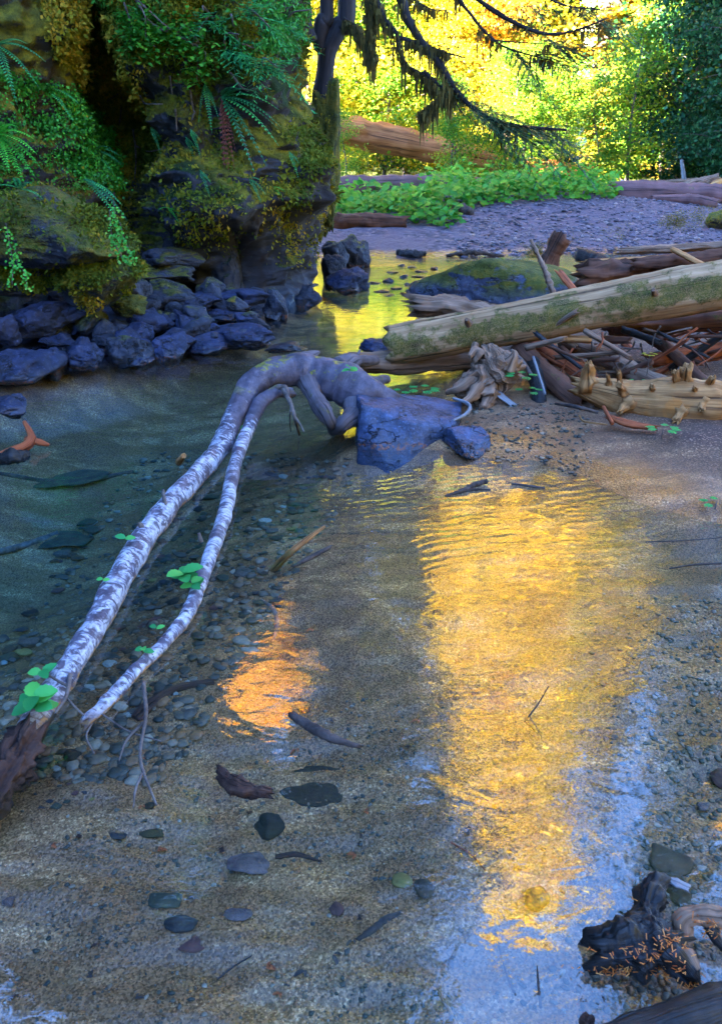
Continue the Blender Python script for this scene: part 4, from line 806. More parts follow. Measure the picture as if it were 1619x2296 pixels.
# the twisted stump
st = thing('driftwood_stump', 'twisted silver-and-brown driftwood stump at the edge of the pile', 'stump', (.9, 5.2, 0))
v, f = _ICO[5]; d = v.copy()
sw = np.arctan2(v[:, 1], v[:, 0]) + 2.2 * v[:, 2] + .9 * fbm(v * 1.5 + 3, 2)
r = 1 + .20 * np.sin(5 * sw) * (1 - v[:, 2] ** 2) + .22 * fbm(v * 1.7 + 8, 3) + .05 * np.sin(17 * sw + 3 * v[:, 2]) + .04 * np.sin(31 * (v[:, 2] + .5 * fbm(v * 1.4, 2)))
c1, c2 = PY(1092, 915, 5.15), PY(1098, 782, 5.2)
p = v * r[:, None] * np.array((.165, .15, (c2 - c1)[2] * .50)); p[:, 0] += .05 * np.sin(p[:, 2] * 14)
mb = MB(); mb.add(p + (c1 + c2) / 2, t=f, tc=np.stack([np.cos(sw) * .12, np.sin(sw) * .12, .25 * v[:, 2]], 1)); part('stump', mb, M['grey_wood'], st)
for pts, rr in [([PY(1060, 850, 5.1), PY(1030, 870, 5.05), PY(1000, 880, 5.1)], (.05, .03, .015)), ([PY(1110, 880, 5.05), PY(1090, 905, 5.0), PY(1082, 918, 4.95)], (.06, .04, .03)), ([PY(1135, 830, 5.1), PY(1150, 800, 5.1), PY(1152, 785, 5.1)], (.05, .03, .01)), ([PY(1070, 870, 5.05), PY(1055, 890, 4.95), PY(1040, 905, 4.9)], (.05, .03, .02)), ([PY(1075, 800, 5.15), PY(1062, 790, 5.15), PY(1052, 800, 5.1)], (.05, .03, .012))]:
    mb = MB(); tube(mb, pts, rr, 12, 14, rough=.3, fr=2, seed=rnd.random() * 9, gro=.2); part('root', mb, M['grey_wood'], st)
LOGS = [('broken_log', 'splintered grey log end poking out behind the mossy log', [PY(952, 684, 7.0), PY(1020, 690, 7.0), PY(1120, 712, 6.9), PY(1200, 735, 6.8)], [.085, .09, .085, .08], 'grey_wood', dict(jag=.16, gro=.3, seg=26)),
        ('log', 'mossy dark log slanting down from under the mossy log to the sand', [PY(1165, 782, 5.75), PY(1210, 825, 5.45), PY(1260, 870, 5.2), PY(1302, 905, 5.05)], [.07, .075, .075, .07], 'brown_wood', dict(jag=.05, seg=22)),
        ('stump', 'short dark upright stub beside the green leaves', [PY(1196, 820, 5.4), PY(1206, 870, 5.2), PY(1208, 915, 5.08)], [.05, .05, .05], 'wet_wood', dict(jag=.04)),
        ('wood_slab', 'red-brown splintered slab sloping through the pile', [PY(1190, 764, 6.1), PY(1250, 800, 5.75), PY(1312, 842, 5.4)], [.09, .10, .07], 'red_wood', dict(flat=.42, jag=.12, gro=.25)),
        ('log', 'grey weathered log running down to the barkless log', [PY(1265, 765, 6.2), PY(1350, 800, 5.8), PY(1430, 838, 5.4), PY(1490, 865, 5.1)], [.055, .065, .065, .05], 'grey_wood', dict(jag=.05, gro=.15)),
        ('log', 'brown split log lying level in the pile beneath the mossy log', [PY(1380, 735, 6.0), PY(1470, 730, 6.0), PY(1640, 716, 5.9), PY(1800, 700, 5.8)], [.07, .075, .08, .08], 'brown_wood', dict(jag=.08, gro=.2)),
        ('branch', 'bare brown branch leaning across the dark hollow', [PY(1440, 742, 6.0), PY(1500, 785, 5.7), PY(1550, 830, 5.3), PY(1590, 866, 5.1)], [.05, .042, .038, .03], 'brown_wood', dict(jag=.03)),
        ('log', 'reddish rotten log end lying low in the hollow', [PY(1472, 806, 5.75), PY(1540, 797, 5.8), PY(1660, 782, 5.8)], [.05, .06, .065], 'red_wood', dict(jag=.10, gro=.2)),
        ('wood_chunk', 'short tan block jammed under the mossy log', [PY(1252, 758, 5.7), PY(1322, 762, 5.65)], [.035, .035], 'tan_wood', dict(flat=.7, jag=.03, n=12)),
        ('wood_splint', 'pale split plank standing beside the twisted stump', [PY(1118, 884, 5.05), PY(1160, 916, 4.95)], [.035, .03], 'white_wood', dict(flat=.35, jag=.03, n=12)),
        ('log', 'dark broken log with a jagged end behind the mossy log', [PY(1318, 618, 8.2), PY(1380, 616, 8.2), PY(1500, 604, 8.1), PY(1680, 585, 8.0)], [.12, .12, .11, .10], 'brown_wood', dict(jag=.14, gro=.3, seg=24)),
        ('wood_plank', 'broad pale plank of split wood on top of the dark broken log', [PY(1335, 588, 8.5), PY(1420, 584, 8.5), PY(1520, 578, 8.5)], [.11, .12, .10], 'tan_wood', dict(flat=.3, jag=.12, gro=.25)),
        ('wood_plank', 'long grey split board at the right edge behind the planks', [PY(1410, 562, 9.6), PY(1520, 556, 9.5), PY(1680, 545, 9.3)], [.12, .13, .13], 'grey_wood', dict(flat=.35, jag=.15, gro=.3)),
        ('log', 'dark grey log at the right edge crossing the planks', [PY(1430, 592, 8.0), PY(1560, 582, 7.9), PY(1680, 570, 7.8)], [.06, .075, .08], 'brown_wood', dict(jag=.08, gro=.25)),
        ('wood_splint', 'yellow-brown split stick leaning across the planks', [PY(1512, 562, 7.8), PY(1575, 594, 7.6)], [.045, .05], 'tan_wood', dict(flat=.5, jag=.05, n=14)),
        ('stump', 'mossy broken post standing in the narrow channel', [PY(1228, 592, 10.8), PY(1240, 565, 10.8), PY(1256, 536, 10.8)], [.14, .11, .13], 'brown_wood', dict(jag=.10, gro=.2)),
        ('wood_chunk', 'dark chunk of wood lying in the narrow channel', [PY(1302, 572, 11), PY(1335, 582, 10.8), PY(1362, 588, 10.6)], [.09, .09, .06], 'wet_wood', dict(jag=.08)),
        ('stick', 'red-tipped stick furred with grey lichen leaning on the mossy log', [PY(1190, 538, 6.9), PY(1212, 585, 6.7), PY(1228, 625, 6.5), PY(1240, 660, 6.4)], [.012, .017, .022, .02], 'grey_wood', dict(rough=.5)),
        ('wood_splint', 'orange splinter standing up behind the mossy log', [PY(1258, 614, 6.6), PY(1290, 655, 6.4)], [.035, .04], 'red_wood', dict(flat=.4, jag=.05, n=14)),
        ('stick', 'bleached hook-shaped stick lying on the sand before the stump', [P0(1016, 943, .10), P0(1042, 930, .12), P0(1054, 915, .13), P0(1045, 903, .13), P0(1016, 893, .13)], [.008, .011, .012, .011, .008], 'white_wood', {}),
        ('bark_piece', 'red-orange strip of bark under the barkless log', [P0(1372, 937, .14), P0(1410, 950, .14), P0(1460, 958, .14)], [.03, .04, .03], 'red_wood', dict(flat=.5, jag=.04)),
        ('stick', 'thin dark stick propped on the sand by the barkless log', [P0(1352, 912, .2), P0(1372, 950, .15)], [.010, .012], 'red_wood', dict(n=10)),
        ('stick', 'curved stick lying along the top of the sand bank', [P0(1245, 905, .16), P0(1290, 912, .2), P0(1340, 925, .17)], [.008, .012, .009], 'stick', {}),
        ('stick', 'slender pale stick crossing the pebbly sand', [P0(1298, 932, .15), P0(1310, 945, .14), P0(1360, 952, .15)], [.005, .006, .004], 'tan_wood', {}),
        ('stick', 'straight grey stick standing against the slanting dark log', [PY(1195, 800, 5.3), PY(1222, 885, 5.0)], [.010, .008], 'white_wood', dict(n=10)),
        ('stick', 'brown stick bridging the stump and the mossy log', [PY(1145, 785, 5.3), PY(1172, 812, 5.25), PY(1190, 840, 5.2)], [.014, .014, .012], 'twig', {}),
        ('fallen_tree', 'orange fallen tree trunk slanting down behind the sunny leaves', [PY(735, 286, 27), PY(850, 308, 27.3), PY(1000, 338, 27.5), PY(1180, 372, 27.5), PY(1330, 402, 27.5)], [.44, .42, .38, .33, .28], 'sun_log', dict(gro=.12, seg=30)),
        ('fallen_tree', 'red-brown log half hidden by ground plants beside the cliff', [PY(690, 424, 21), PY(820, 419, 21), PY(960, 412, 21.2), PY(1120, 418, 21.4)], [.26, .25, .22, .18], 'far_log', dict(gro=.1)),
        ('log', 'rotting log end on the far bank beside the cliff', [PY(740, 506, 15.6), PY(830, 512, 15.6), PY(905, 515, 15.5)], [.17, .16, .12], 'brown_wood', dict(jag=.1, gro=.2)),
        ('fallen_tree', 'straight purple-brown trunk lying across the top of the gravel bar', [PY(1365, 440, 19.6), PY(1480, 448, 19.4), PY(1600, 458, 19.2), PY(1780, 474, 18.8)], [.24, .26, .27, .28], 'far_log', dict(gro=.08, seg=26, jag=.05)),
        ('fallen_tree', 'second purple-brown trunk lying lower in front of the straight trunk', [PY(1460, 468, 18.6), PY(1550, 480, 18.4), PY(1600, 488, 18.2)], [.07, .14, .12], 'far_log', dict(jag=.05)),
        ('log', 'bleached white log slanting down to the straight trunk', [PY(1392, 410, 21.5), PY(1440, 420, 21), PY(1510, 434, 20.6)], [.07, .085, .06], 'white_wood', {}),
        ('log', 'grey log lying level behind the bleached log', [PY(1400, 414, 23), PY(1500, 413, 23), PY(1570, 408, 23)], [.09, .12, .11], 'grey_wood', dict(jag=.05)),
        ('log', 'dark red log stub under the level grey log', [PY(1420, 424, 22), PY(1530, 424, 22)], [.12, .16], 'far_log', dict(jag=.1, n=20)),
        ('log', 'broken grey log tilted upwards at the right edge', [PY(1500, 436, 20.5), PY(1550, 416, 20.6), PY(1606, 396, 20.8)], [.13, .14, .07], 'grey_wood', dict(jag=.1, gro=.2)),
        ('log', 'splintered brown log end at the right edge above the straight trunk', [PY(1560, 440, 20.2), PY(1640, 420, 20.2), PY(1700, 410, 20.2)], [.16, .28, .3], 'tan_wood', dict(jag=.2, gro=.25)),
        ('stick', 'upright white snag behind the grey logs', [PY(1534, 408, 23), PY(1530, 380, 23), PY(1527, 358, 23)], [.06, .05, .04], 'white_wood', {}),
        ('root', 'grey washed-out root snag on the near edge of the gravel bar', [PY(1030, 505, 16.6), PY(1048, 494, 16.5), PY(1062, 476, 16.5)], [.10, .09, .04], 'stick', dict(rough=.4)),
        ('driftwood', 'black drift stick on the far water edge below the gravel bar', [PY(890, 574, 13.4), PY(920, 576, 13.3), PY(955, 570, 13.3)], [.05, .08, .04], 'wet_wood', dict(rough=.4)),
        ('driftwood', 'brown drift sticks stranded with yellow leaves below the gravel bar', [PY(1000, 573, 13.4), PY(1060, 566, 13.4), PY(1130, 574, 13.4)], [.02, .04, .02], 'stick', dict(rough=.4)),
        # in the water
        ('stick', 'mossy stick slanting up out of the shallow water at mid pool', [bed(612, 1278), P0(650, 1240, -.02), P0(690, 1208, .01), P0(728, 1180, .03)], [.017, .015, .012, .006], 'tan_wood', {}),
        ('stick', 'dark broken stick floating beside the mossy stick', [P0(662, 1268, -.01), P0(700, 1248, .005), P0(735, 1230, .012)], [.008, .011, .009], 'stick', dict(jag=.02)),
        ('sunken_branch', 'brown waterlogged branch lying on the bed below the thin trunk', [bed(302, 1612), bed(340, 1580), bed(400, 1545), bed(482, 1530)], [.018, .024, .018, .014], 'bark_mix', {}),
        ('stick', 'split grey-brown stick floating above the dark squared stone', [P0(660, 1606, .0), P0(700, 1632, .008), P0(745, 1655, .006), P0(800, 1672, .0)], [.012, .016, .014, .007], 'stick', dict(jag=.02, gro=.2)),
        ('bark_chunk', 'chunk of shredded red-brown bark in the shallow water', [P0(498, 1738, .0), P0(530, 1765, .01), P0(598, 1778, .005)], [.018, .030, .014], 'bark_mix', dict(rough=.3, jag=.02, gro=.2, seg=26, n=60)),
        ('stick', 'black forked stick floating off the sand edge', [P0(998, 1112, 0), P0(1035, 1100, .01), P0(1065, 1086, .01), P0(1092, 1078, .02)], [.006, .011, .014, .012], 'stick', dict(rough=.3)),
        ('stick', 'thin arm of driftwood floating under the black forked stick', [P0(1015, 1108, .0), P0(1060, 1098, .006), P0(1100, 1098, .004)], [.006, .007, .004], 'stick', {}),
        ('stick', 'dark flat stick floating near the wet sand', [P0(1146, 1084, .004), P0(1190, 1090, .006), P0(1222, 1094, .004)], [.007, .011, .007], 'stick', dict(flat=.6)),
        ('twig', 'lone twig standing up through the golden reflection', [P0(1176, 1618, -.02), P0(1205, 1580, .04), P0(1230, 1538, .10)], [.003, .0025, .0015], 'stick', dict(seg=8)),
        ('sunken_twig', 'crooked twig leaning on the bed below the lone twig', [bed(1222, 1672), bed(1200, 1640), P0(1178, 1618, -.03)], [.003, .003, .002], 'stick', dict(seg=8)),
        ('stick', 'curved brown stick lying on the sand right of the purple stone', [bed(804, 2106), bed(830, 2090), bed(865, 2062), bed(892, 2050)], [.006, .010, .010, .006], 'stick', dict(jag=.01)),
        ('sunken_branch', 'yellow-brown curved branch arching in the golden patch', [bed(586, 1345), bed(612, 1365), bed(622, 1400), bed(612, 1440)], [.006, .010, .011, .006], 'twig', {}),
        ('branch', 'red-brown forked branch rising out of the pool at the left edge', [P0(-20, 1030, -.02), P0(40, 1010, .02), P0(72, 985, .06), P0(55, 945, .14)], [.03, .03, .026, .010], 'red_wood', {}),
        ('branch', 'short pale prong beside the red-brown forked branch', [P0(60, 985, .05), P0(90, 992, .04), P0(112, 998, .02)], [.022, .02, .008], 'red_wood', {}),
        ('branch', 'black wet branch floating at the left edge of the pool', [P0(-20, 1032, .0), P0(30, 1024, .02), P0(66, 1018, .01)], [.03, .04, .02], 'wet_wood', dict(rough=.4)),
        ('stub', 'pale stub poking from the water left of the white trunk', [P0(402, 1036, -.02), P0(412, 1022, .05)], [.02, .015], 'tan_wood', dict(n=8, jag=.01)),
        ('sunken_branch', 'long sunken branch on the pool floor at the left edge', [bed(-30, 1245), bed(60, 1222), bed(130, 1195)], [.02, .022, .015], 'twig', {}),
        ('sunken_branch', 'dark sunken branch along the deep slab in the pool', [bed(0, 1062), bed(150, 1082), bed(300, 1058)], [.015, .02, .015], 'stick', {}),
        ('stick', 'thin dark stick across the shallows at the right edge', [P0(1500, 1275, .0), P0(1560, 1266, .008), P0(1650, 1262, .005)], [.003, .005, .004], 'stick', dict(seg=8)),
        ('stick', 'long thin reed floating before the wet sand', [P0(1445, 1215, .002), P0(1530, 1212, .004), P0(1620, 1205, .006)], [.002, .003, .002], 'stick', dict(seg=8)),
        ('stick', 'curved needle-thin stem in the sky reflection at the bottom', [bed(1110, 2085), P0(1125, 2150, -.03), P0(1145, 2210, -.01), P0(1156, 2232, .0)], [.0016, .002, .0022, .002], 'stick', dict(seg=8)),
        ('sunken_twig', 'pale bent twig lying at the bottom edge', [bed(985, 2225), bed(1005, 2260), bed(1022, 2300)], [.005, .005, .005], 'tan_wood', dict(seg=8)),
        ('sunken_twig', 'long thin brown stalk resting on the sand by the purple stone', [bed(488, 2196), bed(520, 2170), bed(566, 2142)], [.002, .0025, .0015], 'stick', dict(seg=8)),
        ('sunken_leaf_stem', 'flat ochre stem beside the pitted mauve stone', [bed(618, 1922), bed(665, 1916), bed(722, 1932)], [.008, .010, .003], 'bark_mix', dict(flat=.4)),
        ('sunken_twig', 'orange-brown stem curving under the golden reflection', [bed(1010, 1888), bed(1060, 1920), bed(1100, 1968)], [.003, .003, .002], 'red_wood', dict(seg=8))]
for nm, lb, pts, r, m, k in LOGS: log(nm, lb, pts, r, m, cat=nm.replace('_', ' '), **k)
# thin roots and snapped twigs hanging in the dark hollow of the pile
for i in range(70):
    x, y = rnd.uniform(1180, 1640), rnd.uniform(725, 860); Yd = rnd.uniform(5.25, 6.3); a = rnd.gauss(1.9, .7); Lp = rnd.uniform(25, 80)
    q = [PY(x, y, Yd), PY(x + math.cos(a) * Lp * .5 + rnd.uniform(-8, 8), y + math.sin(a) * Lp * .5, Yd - .06), PY(x + math.cos(a) * Lp, y + math.sin(a) * Lp, Yd - .1)]
    if q[-1][2] < gz(q[-1][0], q[-1][1]): continue
    m = rnd.choice(['twig', 'red_wood', 'stick', 'brown_wood'])
    log('twig', {'twig': 'thin grey-brown twig', 'red_wood': 'thin reddish twig', 'stick': 'thin black twig', 'brown_wood': 'thin dark brown twig'}[m] + ' caught in the dark hollow of the driftwood pile', q, [.008, .006, .003], m, 6, 9, cat='twig')['group'] = 'twigs in the driftwood pile, ' + m.replace('_', ' ')
for i in range(60):
    x, y = rnd.uniform(1170, 1640), rnd.uniform(735, 862); Yd = rnd.uniform(5.35, 6.8); a = rnd.uniform(-.6, .8); Lp = rnd.uniform(40, 150); r = rnd.uniform(.010, .034)
    q = [PY(x, y, Yd), PY(x + math.cos(a) * Lp, y + math.sin(a) * Lp, Yd - .15)]
    m = rnd.choice(['brown_wood', 'red_wood', 'grey_wood', 'wet_wood'])
    log('branch', {'wet_wood': 'black', 'red_wood': 'rusty', 'grey_wood': 'grey', 'brown_wood': 'brown'}[m] + ' broken branch packed deep in the driftwood pile', q, [r, r * .8], m, 10, 14, cat='branch', jag=.03)['group'] = 'broken branches deep in the pile, ' + m.replace('_', ' ')
# ---------------------------------------------------------------- the wet root and drift pieces at the lower right
wr = thing('wet_root', 'black wet three-armed root lying in the sky reflection at the lower right', 'root', (.5, 1.25, 0))
mb = MB(); tube(mb, [P0(1495, 1975, .05), P0(1462, 2000, .05), P0(1452, 2050, .045), P0(1475, 2095, .045), P0(1500, 2125, .04), P0(1530, 2160, .03), P0(1568, 2212, .0)], [.014, .028, .033, .036, .040, .030, .012], 36, 110, rough=.48, fr=2.6, seed=4, gro=.3); part('arm', mb, M['wet_wood'], wr)
mb = MB(); tube(mb, [P0(1352, 2137, .025), P0(1390, 2133, .028), P0(1440, 2125, .032), P0(1500, 2118, .035)], [.038, .041, .044, .036], 36, 90, rough=.45, fr=2.6, seed=6, jag=.04, gro=.3); part('arm', mb, M['wet_wood'], wr)
mb = MB(); tube(mb, [P0(1520, 2130, .03), P0(1545, 2150, .05), P0(1560, 2175, .04)], [.02, .018, .01], 16, 14, rough=.2, seed=3); part('bare_knob', mb, M['grey_wood'], wr)
dw = thing('driftwood', 'mauve bent driftwood piece beside the wet root at the right edge', 'driftwood', (.7, 1.25, 0))
mb = MB(); tube(mb, [P0(1532, 2105, .0), P0(1530, 2065, .045), P0(1560, 2052, .055), P0(1610, 2055, .06), P0(1680, 2062, .06)], [.02, .022, .021, .022, .024], 20, 50, rough=.2, seed=9, gro=.1); part('arm', mb, M['grey_wood'], dw)
mb = MB(); tube(mb, [P0(1590, 2075, .04), P0(1610, 2110, .02), P0(1640, 2140, .0)], [.014, .012, .010], 14, 16, rough=.2, seed=9); part('prong', mb, M['wet_wood'], dw)
log('wood_chip', 'bleached chip of wood resting on the tip of the wet root', [P0(1494, 1970, .06), P0(1515, 1978, .06), P0(1540, 1990, .055)], [.006, .013, .011], 'white_wood', flat=.5, jag=.008, cat='wood chip')
log('log', 'smooth dark log reaching in from the bottom right corner', [P0(1330, 2352, .01), P0(1440, 2318, .02), P0(1560, 2280, .03), P0(1720, 2230, .04)], [.03, .04, .045, .05], 'wet_wood', 26, 60)
log('twig', 'thin upright stem beside the bottom log', [P0(1212, 2260, -.02), P0(1206, 2200, .02), P0(1204, 2165, .05)], [.003, .0025, .0015], 'stick', 8, 12, cat='twig')
log('bark_chunk', 'small brown knot of wood floating at the bottom edge', [P0(1308, 2282, .0), P0(1324, 2296, .005)], [.012, .015], 'bark_mix', 14, 10, cat='bark chunk', rough=.5)
# brown needles stuck to the wet wood: litter
mb = MB(); DEPS = []
def needle(p, L, tint):
    a = rnd.random() * 6.28; d = np.array((math.cos(a), math.sin(a), rnd.uniform(-.4, .4))); s = np.array((-d[1], d[0], .0)) * .0011
    mb.add([p - s, p + s, p + d * L + s, p + d * L - s], [(0, 1, 2, 3)], tint=tint)
def strew(cx, cy, sx, sy, n, z=.0, zs=.05):
    for _ in range(n):
        x, y = rnd.gauss(cx, sx), rnd.gauss(cy, sy); needle(P0(x, y, z + rnd.random() * zs), rnd.uniform(.006, .016), rnd.random())
for x, y, sx, sy, n, z, zs in [(1430, 2045, 5, 26, 90, .02, .03), (1440, 2080, 6, 10, 30, .02, .02), (1400, 2172, 46, 7, 110, .004, .02), (1500, 2178, 14, 10, 60, .01, .02), (1545, 2195, 10, 12, 70, .005, .02), (1440, 2140, 40, 14, 45, .06, .02), (1515, 2110, 18, 20, 40, .08, .02), (1580, 2068, 24, 6, 22, .06, .02), (1600, 2090, 20, 9, 25, .03, .02), (1530, 2155, 12, 15, 20, .06, .02)]: strew(x, y, sx, sy, n, z, zs)
tag(mb.build('needle_litter', M['debris_lf'], smooth=False), 'orange needle litter stuck along the wet root', kind='stuff')
# dark scraps and leaves on the sand
SC = [('black curled leaf', 'stick'), ('brown curled leaf', 'bark_mix'), ('reddish scrap of bark', 'red_wood')]
for i in range(64):
    x, y = rnd.uniform(20, 1350), rnd.uniform(1380, 2280)
    if x < 330 and y < 1700: continue
    p = bed(x, y, 6); nm, m = rnd.choice(SC); mb = MB(); s = rnd.uniform(.010, .028); a = rnd.random() * 6.3
    leaf(mb, np.zeros(3), (math.cos(a), math.sin(a), .15), (0, 0, 1), s, s * rnd.uniform(.35, .6), rnd.random(), fold=.5, curl=.5, n=4)
    leaf(mb, np.array((.004, .002, .001)), (math.cos(a + 1.2), math.sin(a + 1.2), .2), (0, 0, 1), s * .6, s * .3, rnd.random(), fold=.4, curl=.4, n=3)
    where = 'on the sand at the lower left' if x < 560 and y > 1800 else 'on the open sand' if y > 1800 else 'on the bed in mid pool'
    tag(mb.build('dead_leaf', M[m], loc=(p[0], p[1], p[2] + .004)), nm + ' lying ' + where, 'leaf', 'scraps ' + where + ', ' + nm)
# ---------------------------------------------------------------- what grows on the cliff
cV = np.stack([CX, CY, CZ], -1)
cdu = np.gradient(cV, axis=0); cdv = np.gradient(cV, axis=1); cN = np.cross(cdu, cdv); cN /= np.linalg.norm(cN, axis=2)[..., None] + 1e-9
cA = np.linalg.norm(np.cross(cdu, cdv), axis=2)
def proj(p):
    p = np.asarray(p, float); x, y, z = p[..., 0], p[..., 1], p[..., 2] - CAM_H
    dep = y * math.cos(PITCH) - z * math.sin(PITCH); up = y * math.sin(PITCH) + z * math.cos(PITCH)
    return np.stack([809.5 + FPX * x / dep, 1148 - FPX * up / dep, dep], -1)
cP = proj(cV)
flipn = np.sum(cN * (np.array((0, 0, CAM_H)) - cV), 2) < 0
face = np.sum(cN * (np.array((0, 0, CAM_H)) - cV), 2) / np.linalg.norm(np.array((0, 0, CAM_H)) - cV, axis=2)
def on_cliff(n, poly, bias=None, front=True):
    """random spots on the cliff face inside a patch of it"""
    m = (seg_sdf(cP[..., 0], cP[..., 1], poly) > 0) & (cP[..., 2] > 2) & (CY > 3) & (CY < 13.5)
    if front: m &= face > -.15
    wgt = np.where(m, cA, 0)
    if bias is not None: wgt = wgt * bias
    wgt = wgt.ravel(); k = rng.choice(len(wgt), n, p=wgt / wgt.sum())
    return cV.reshape(-1, 3)[k] + rng.normal(size=(n, 3)) * .02, cN.reshape(-1, 3)[k]
def cliff_at(x, y, front=True):
    d = np.hypot(cP[..., 0] - x, cP[..., 1] - y) + np.where((cP[..., 2] > 2) & (CY > 3) & (CY < 13.5), 0, 1e6)
    d = d + np.where(face > -.1, 0, 30) if front else d
    cand = np.argwhere(d < d.min() + 5); i = min(cand, key=lambda q: cP[q[0], q[1], 2]); return cV[i[0], i[1]].copy(), cN[i[0], i[1]].copy()
def quads(c, u, v, tint):
    """many small leaf faces at once: centre, half-length and half-width vectors"""
    n = len(c); V = np.stack([c - u, c - .1 * u + v, c + u, c - .1 * u - v], 1).reshape(-1, 3); return V, np.arange(4 * n).reshape(n, 4), np.repeat(tint, 4)
def rand_dirs(n, zb=0.0, zs=1.0):
    d = rng.normal(size=(n, 3)); d[:, 2] = d[:, 2] * zs + zb; return d / np.linalg.norm(d, axis=1)[:, None]
def scatter(mb, c, nrm, L, W, tint, droop=0.0, along=.6):
    n = len(c); d = rand_dirs(n) + nrm * along; d[:, 2] -= droop; d /= np.linalg.norm(d, axis=1)[:, None]
    s = np.cross(d, rand_dirs(n) * .5 + nrm); s /= np.linalg.norm(s, axis=1)[:, None] + 1e-9
    V, q, t = quads(c + d * L[:, None], d * L[:, None], s * W[:, None], tint); mb.add(V, q, tint=t)
ALL = [(-120, -60), (770, -60), (770, 560), (700, 600), (290, 560), (-120, 520)]
mb = MB(); mz = np.clip(fbm(cV * 1.1 + 3, 3) * .9 + .35 + .5 * np.clip(cN[..., 2], -.2, 1), .02, 1.4) ** 2
c, nn = on_cliff(95000, ALL, mz * (.12 + .88 * sstep(.7, 1.9, CZ)))
L = rng.uniform(.010, .032, len(c)); patch = .5 + .45 * fbm(c * 2.3, 3) + .12 * rng.normal(size=len(c))
scatter(mb, c, nn, L, L * .5, np.clip(patch, 0, 1), .35)
tag(mb.build('moss', M['moss'], smooth=False), 'olive and brown moss matting the cliff', kind='stuff')
# fuzz on the ledge boulders
mb = MB()
for o in [o for o in COL.objects if o.name.startswith('mossy_boulder') or o.name.startswith('mossy_rock')]:
    me = o.data; vv = np.array([v.co for v in me.vertices]) + np.array(o.location); vn = np.array([v.normal for v in me.vertices])
    wgt = np.clip(fbm(vv * 2.0, 3) + .25 + .6 * vn[:, 2], 0, 1.5) ** 2 + 1e-6; k = rng.choice(len(vv), 9000 if me.vertices[0].co.length > .3 else 800, p=wgt / wgt.sum())
    c = vv[k] + rng.normal(size=(len(k), 3)) * .015; L = rng.uniform(.008, .026, len(c)); scatter(mb, c, vn[k], L, L * .5, np.clip(.5 + .45 * fbm(c * 3, 3) + .15 * rng.normal(size=len(c)), 0, 1), .2)
tag(mb.build('boulder_moss', M['moss'], smooth=False), 'golden moss padding the ledge boulders', kind='stuff')
SL = [(-120, 165), (60, 165), (150, 200), (235, 290), (262, 360), (262, 425), (100, 420), (-120, 420)]
mb = MB(); c, nn = on_cliff(21000, SL, np.clip(.75 + .8 * fbm(cV * 2.1, 3), .1, 2)); c = c + nn * rng.uniform(0, .14, len(c))[:, None]
L = rng.uniform(.009, .020, len(c)); scatter(mb, c, nn, L, L * .75, np.clip(.45 + .25 * fbm(c * 2.5, 2) + .2 * rng.normal(size=len(c)), 0, 1), -.1, .4)
tag(mb.build('creeper', M['lf_ivy'], smooth=False), 'small-leaved green creeper carpeting the slope above the ledge', kind='stuff')
mb = MB(); c, nn = on_cliff(15000, [(190, -60), (700, -60), (690, 90), (560, 130), (420, 90), (260, 60)], np.clip(.4 + 1.2 * fbm(cV * 1.6 + 7, 3), .02, 2)); c = c + nn * rng.uniform(0, .12, len(c))[:, None]
L = rng.uniform(.012, .03, len(c)); scatter(mb, c, nn, L, L * .45, np.clip(.4 + .22 * rng.normal(size=len(c)), 0, 1), .25, .4)
tag(mb.build('brow_foliage', M['lf_ivy'], smooth=False), 'dark green foliage hanging over the brow of the cliff', kind='stuff')
mb = MB(); c, nn = on_cliff(9000, [(60, -60), (190, -30), (330, 130), (330, 260), (200, 215), (120, 120)], np.clip(.5 + fbm(cV * 2.4 + 2, 3), .05, 2)); c = c + nn * rng.uniform(0, .10, len(c))[:, None]
L = rng.uniform(.014, .03, len(c)); scatter(mb, c, nn, L, L * .6, np.clip(.8 + .2 * rng.normal(size=len(c)), 0, 1), .5, .3)
tag(mb.build('brown_moss', M['moss'], smooth=False), 'curly golden-brown clumps of moss hanging on the upper cliff', kind='stuff')
# ferns
def frond(mb, base, d, L, W, sag, tint, n=20, up=np.array((0, 0, 1.0))):
    d = np.asarray(d, float); d /= np.linalg.norm(d); s = np.cross(d, up); s /= np.linalg.norm(s) + 1e-9
    P = [base + d * L * t + up * L * (-.0 - sag * t * t) for t in np.linspace(0, 1, n)]; P = np.array(P); T = np.gradient(P, axis=0); T /= np.linalg.norm(T, axis=1)[:, None]
    tube(mb, P, np.linspace(.004, .0012, n) * (L / .5 + .3), 5, cap=False, tint=tint * .4)
    C, Uu, Vv = [], [], []
    for i in range(2, n):
        t = i / (n - 1); lw = W * (min(1, t * 5) * (1 - t ** 2.2) + .04)
        for sg in (-1, 1):
            a = s * sg * .95 + T[i] * .35 - up * .18; a /= np.linalg.norm(a); C.append(P[i] + a * lw * .5); Uu.append(a * lw * .5); Vv.append(T[i] * L / n * .42)
    V, q, t = quads(np.array(C), np.array(Uu), np.array(Vv), np.clip(tint + .15 * rng.normal(size=len(C)), 0, 1)); mb.add(V, q, tint=t)
def fern(label, x, y, dirs, L, W, mat='fern', Y=None, sag=.5, base=None, cat='fern', name='fern', lift=.03):
    b, nn = cliff_at(x, y) if Y is None and base is None else ((PY(x, y, Y) if base is None else base), np.array((0, -1, 0.)))
    b = b + nn * lift; t = thing(name, label, cat, b)
    for (dx, dz, dy, l, m) in dirs:
        mb = MB(); frond(mb, np.zeros(3), (dx, dy, dz), L * l, W * (.7 + .3 * l) * (.55 if m == 'fern_red' else 1), sag, rnd.random()); mb.build('frond', M[m or mat], t)
    return t
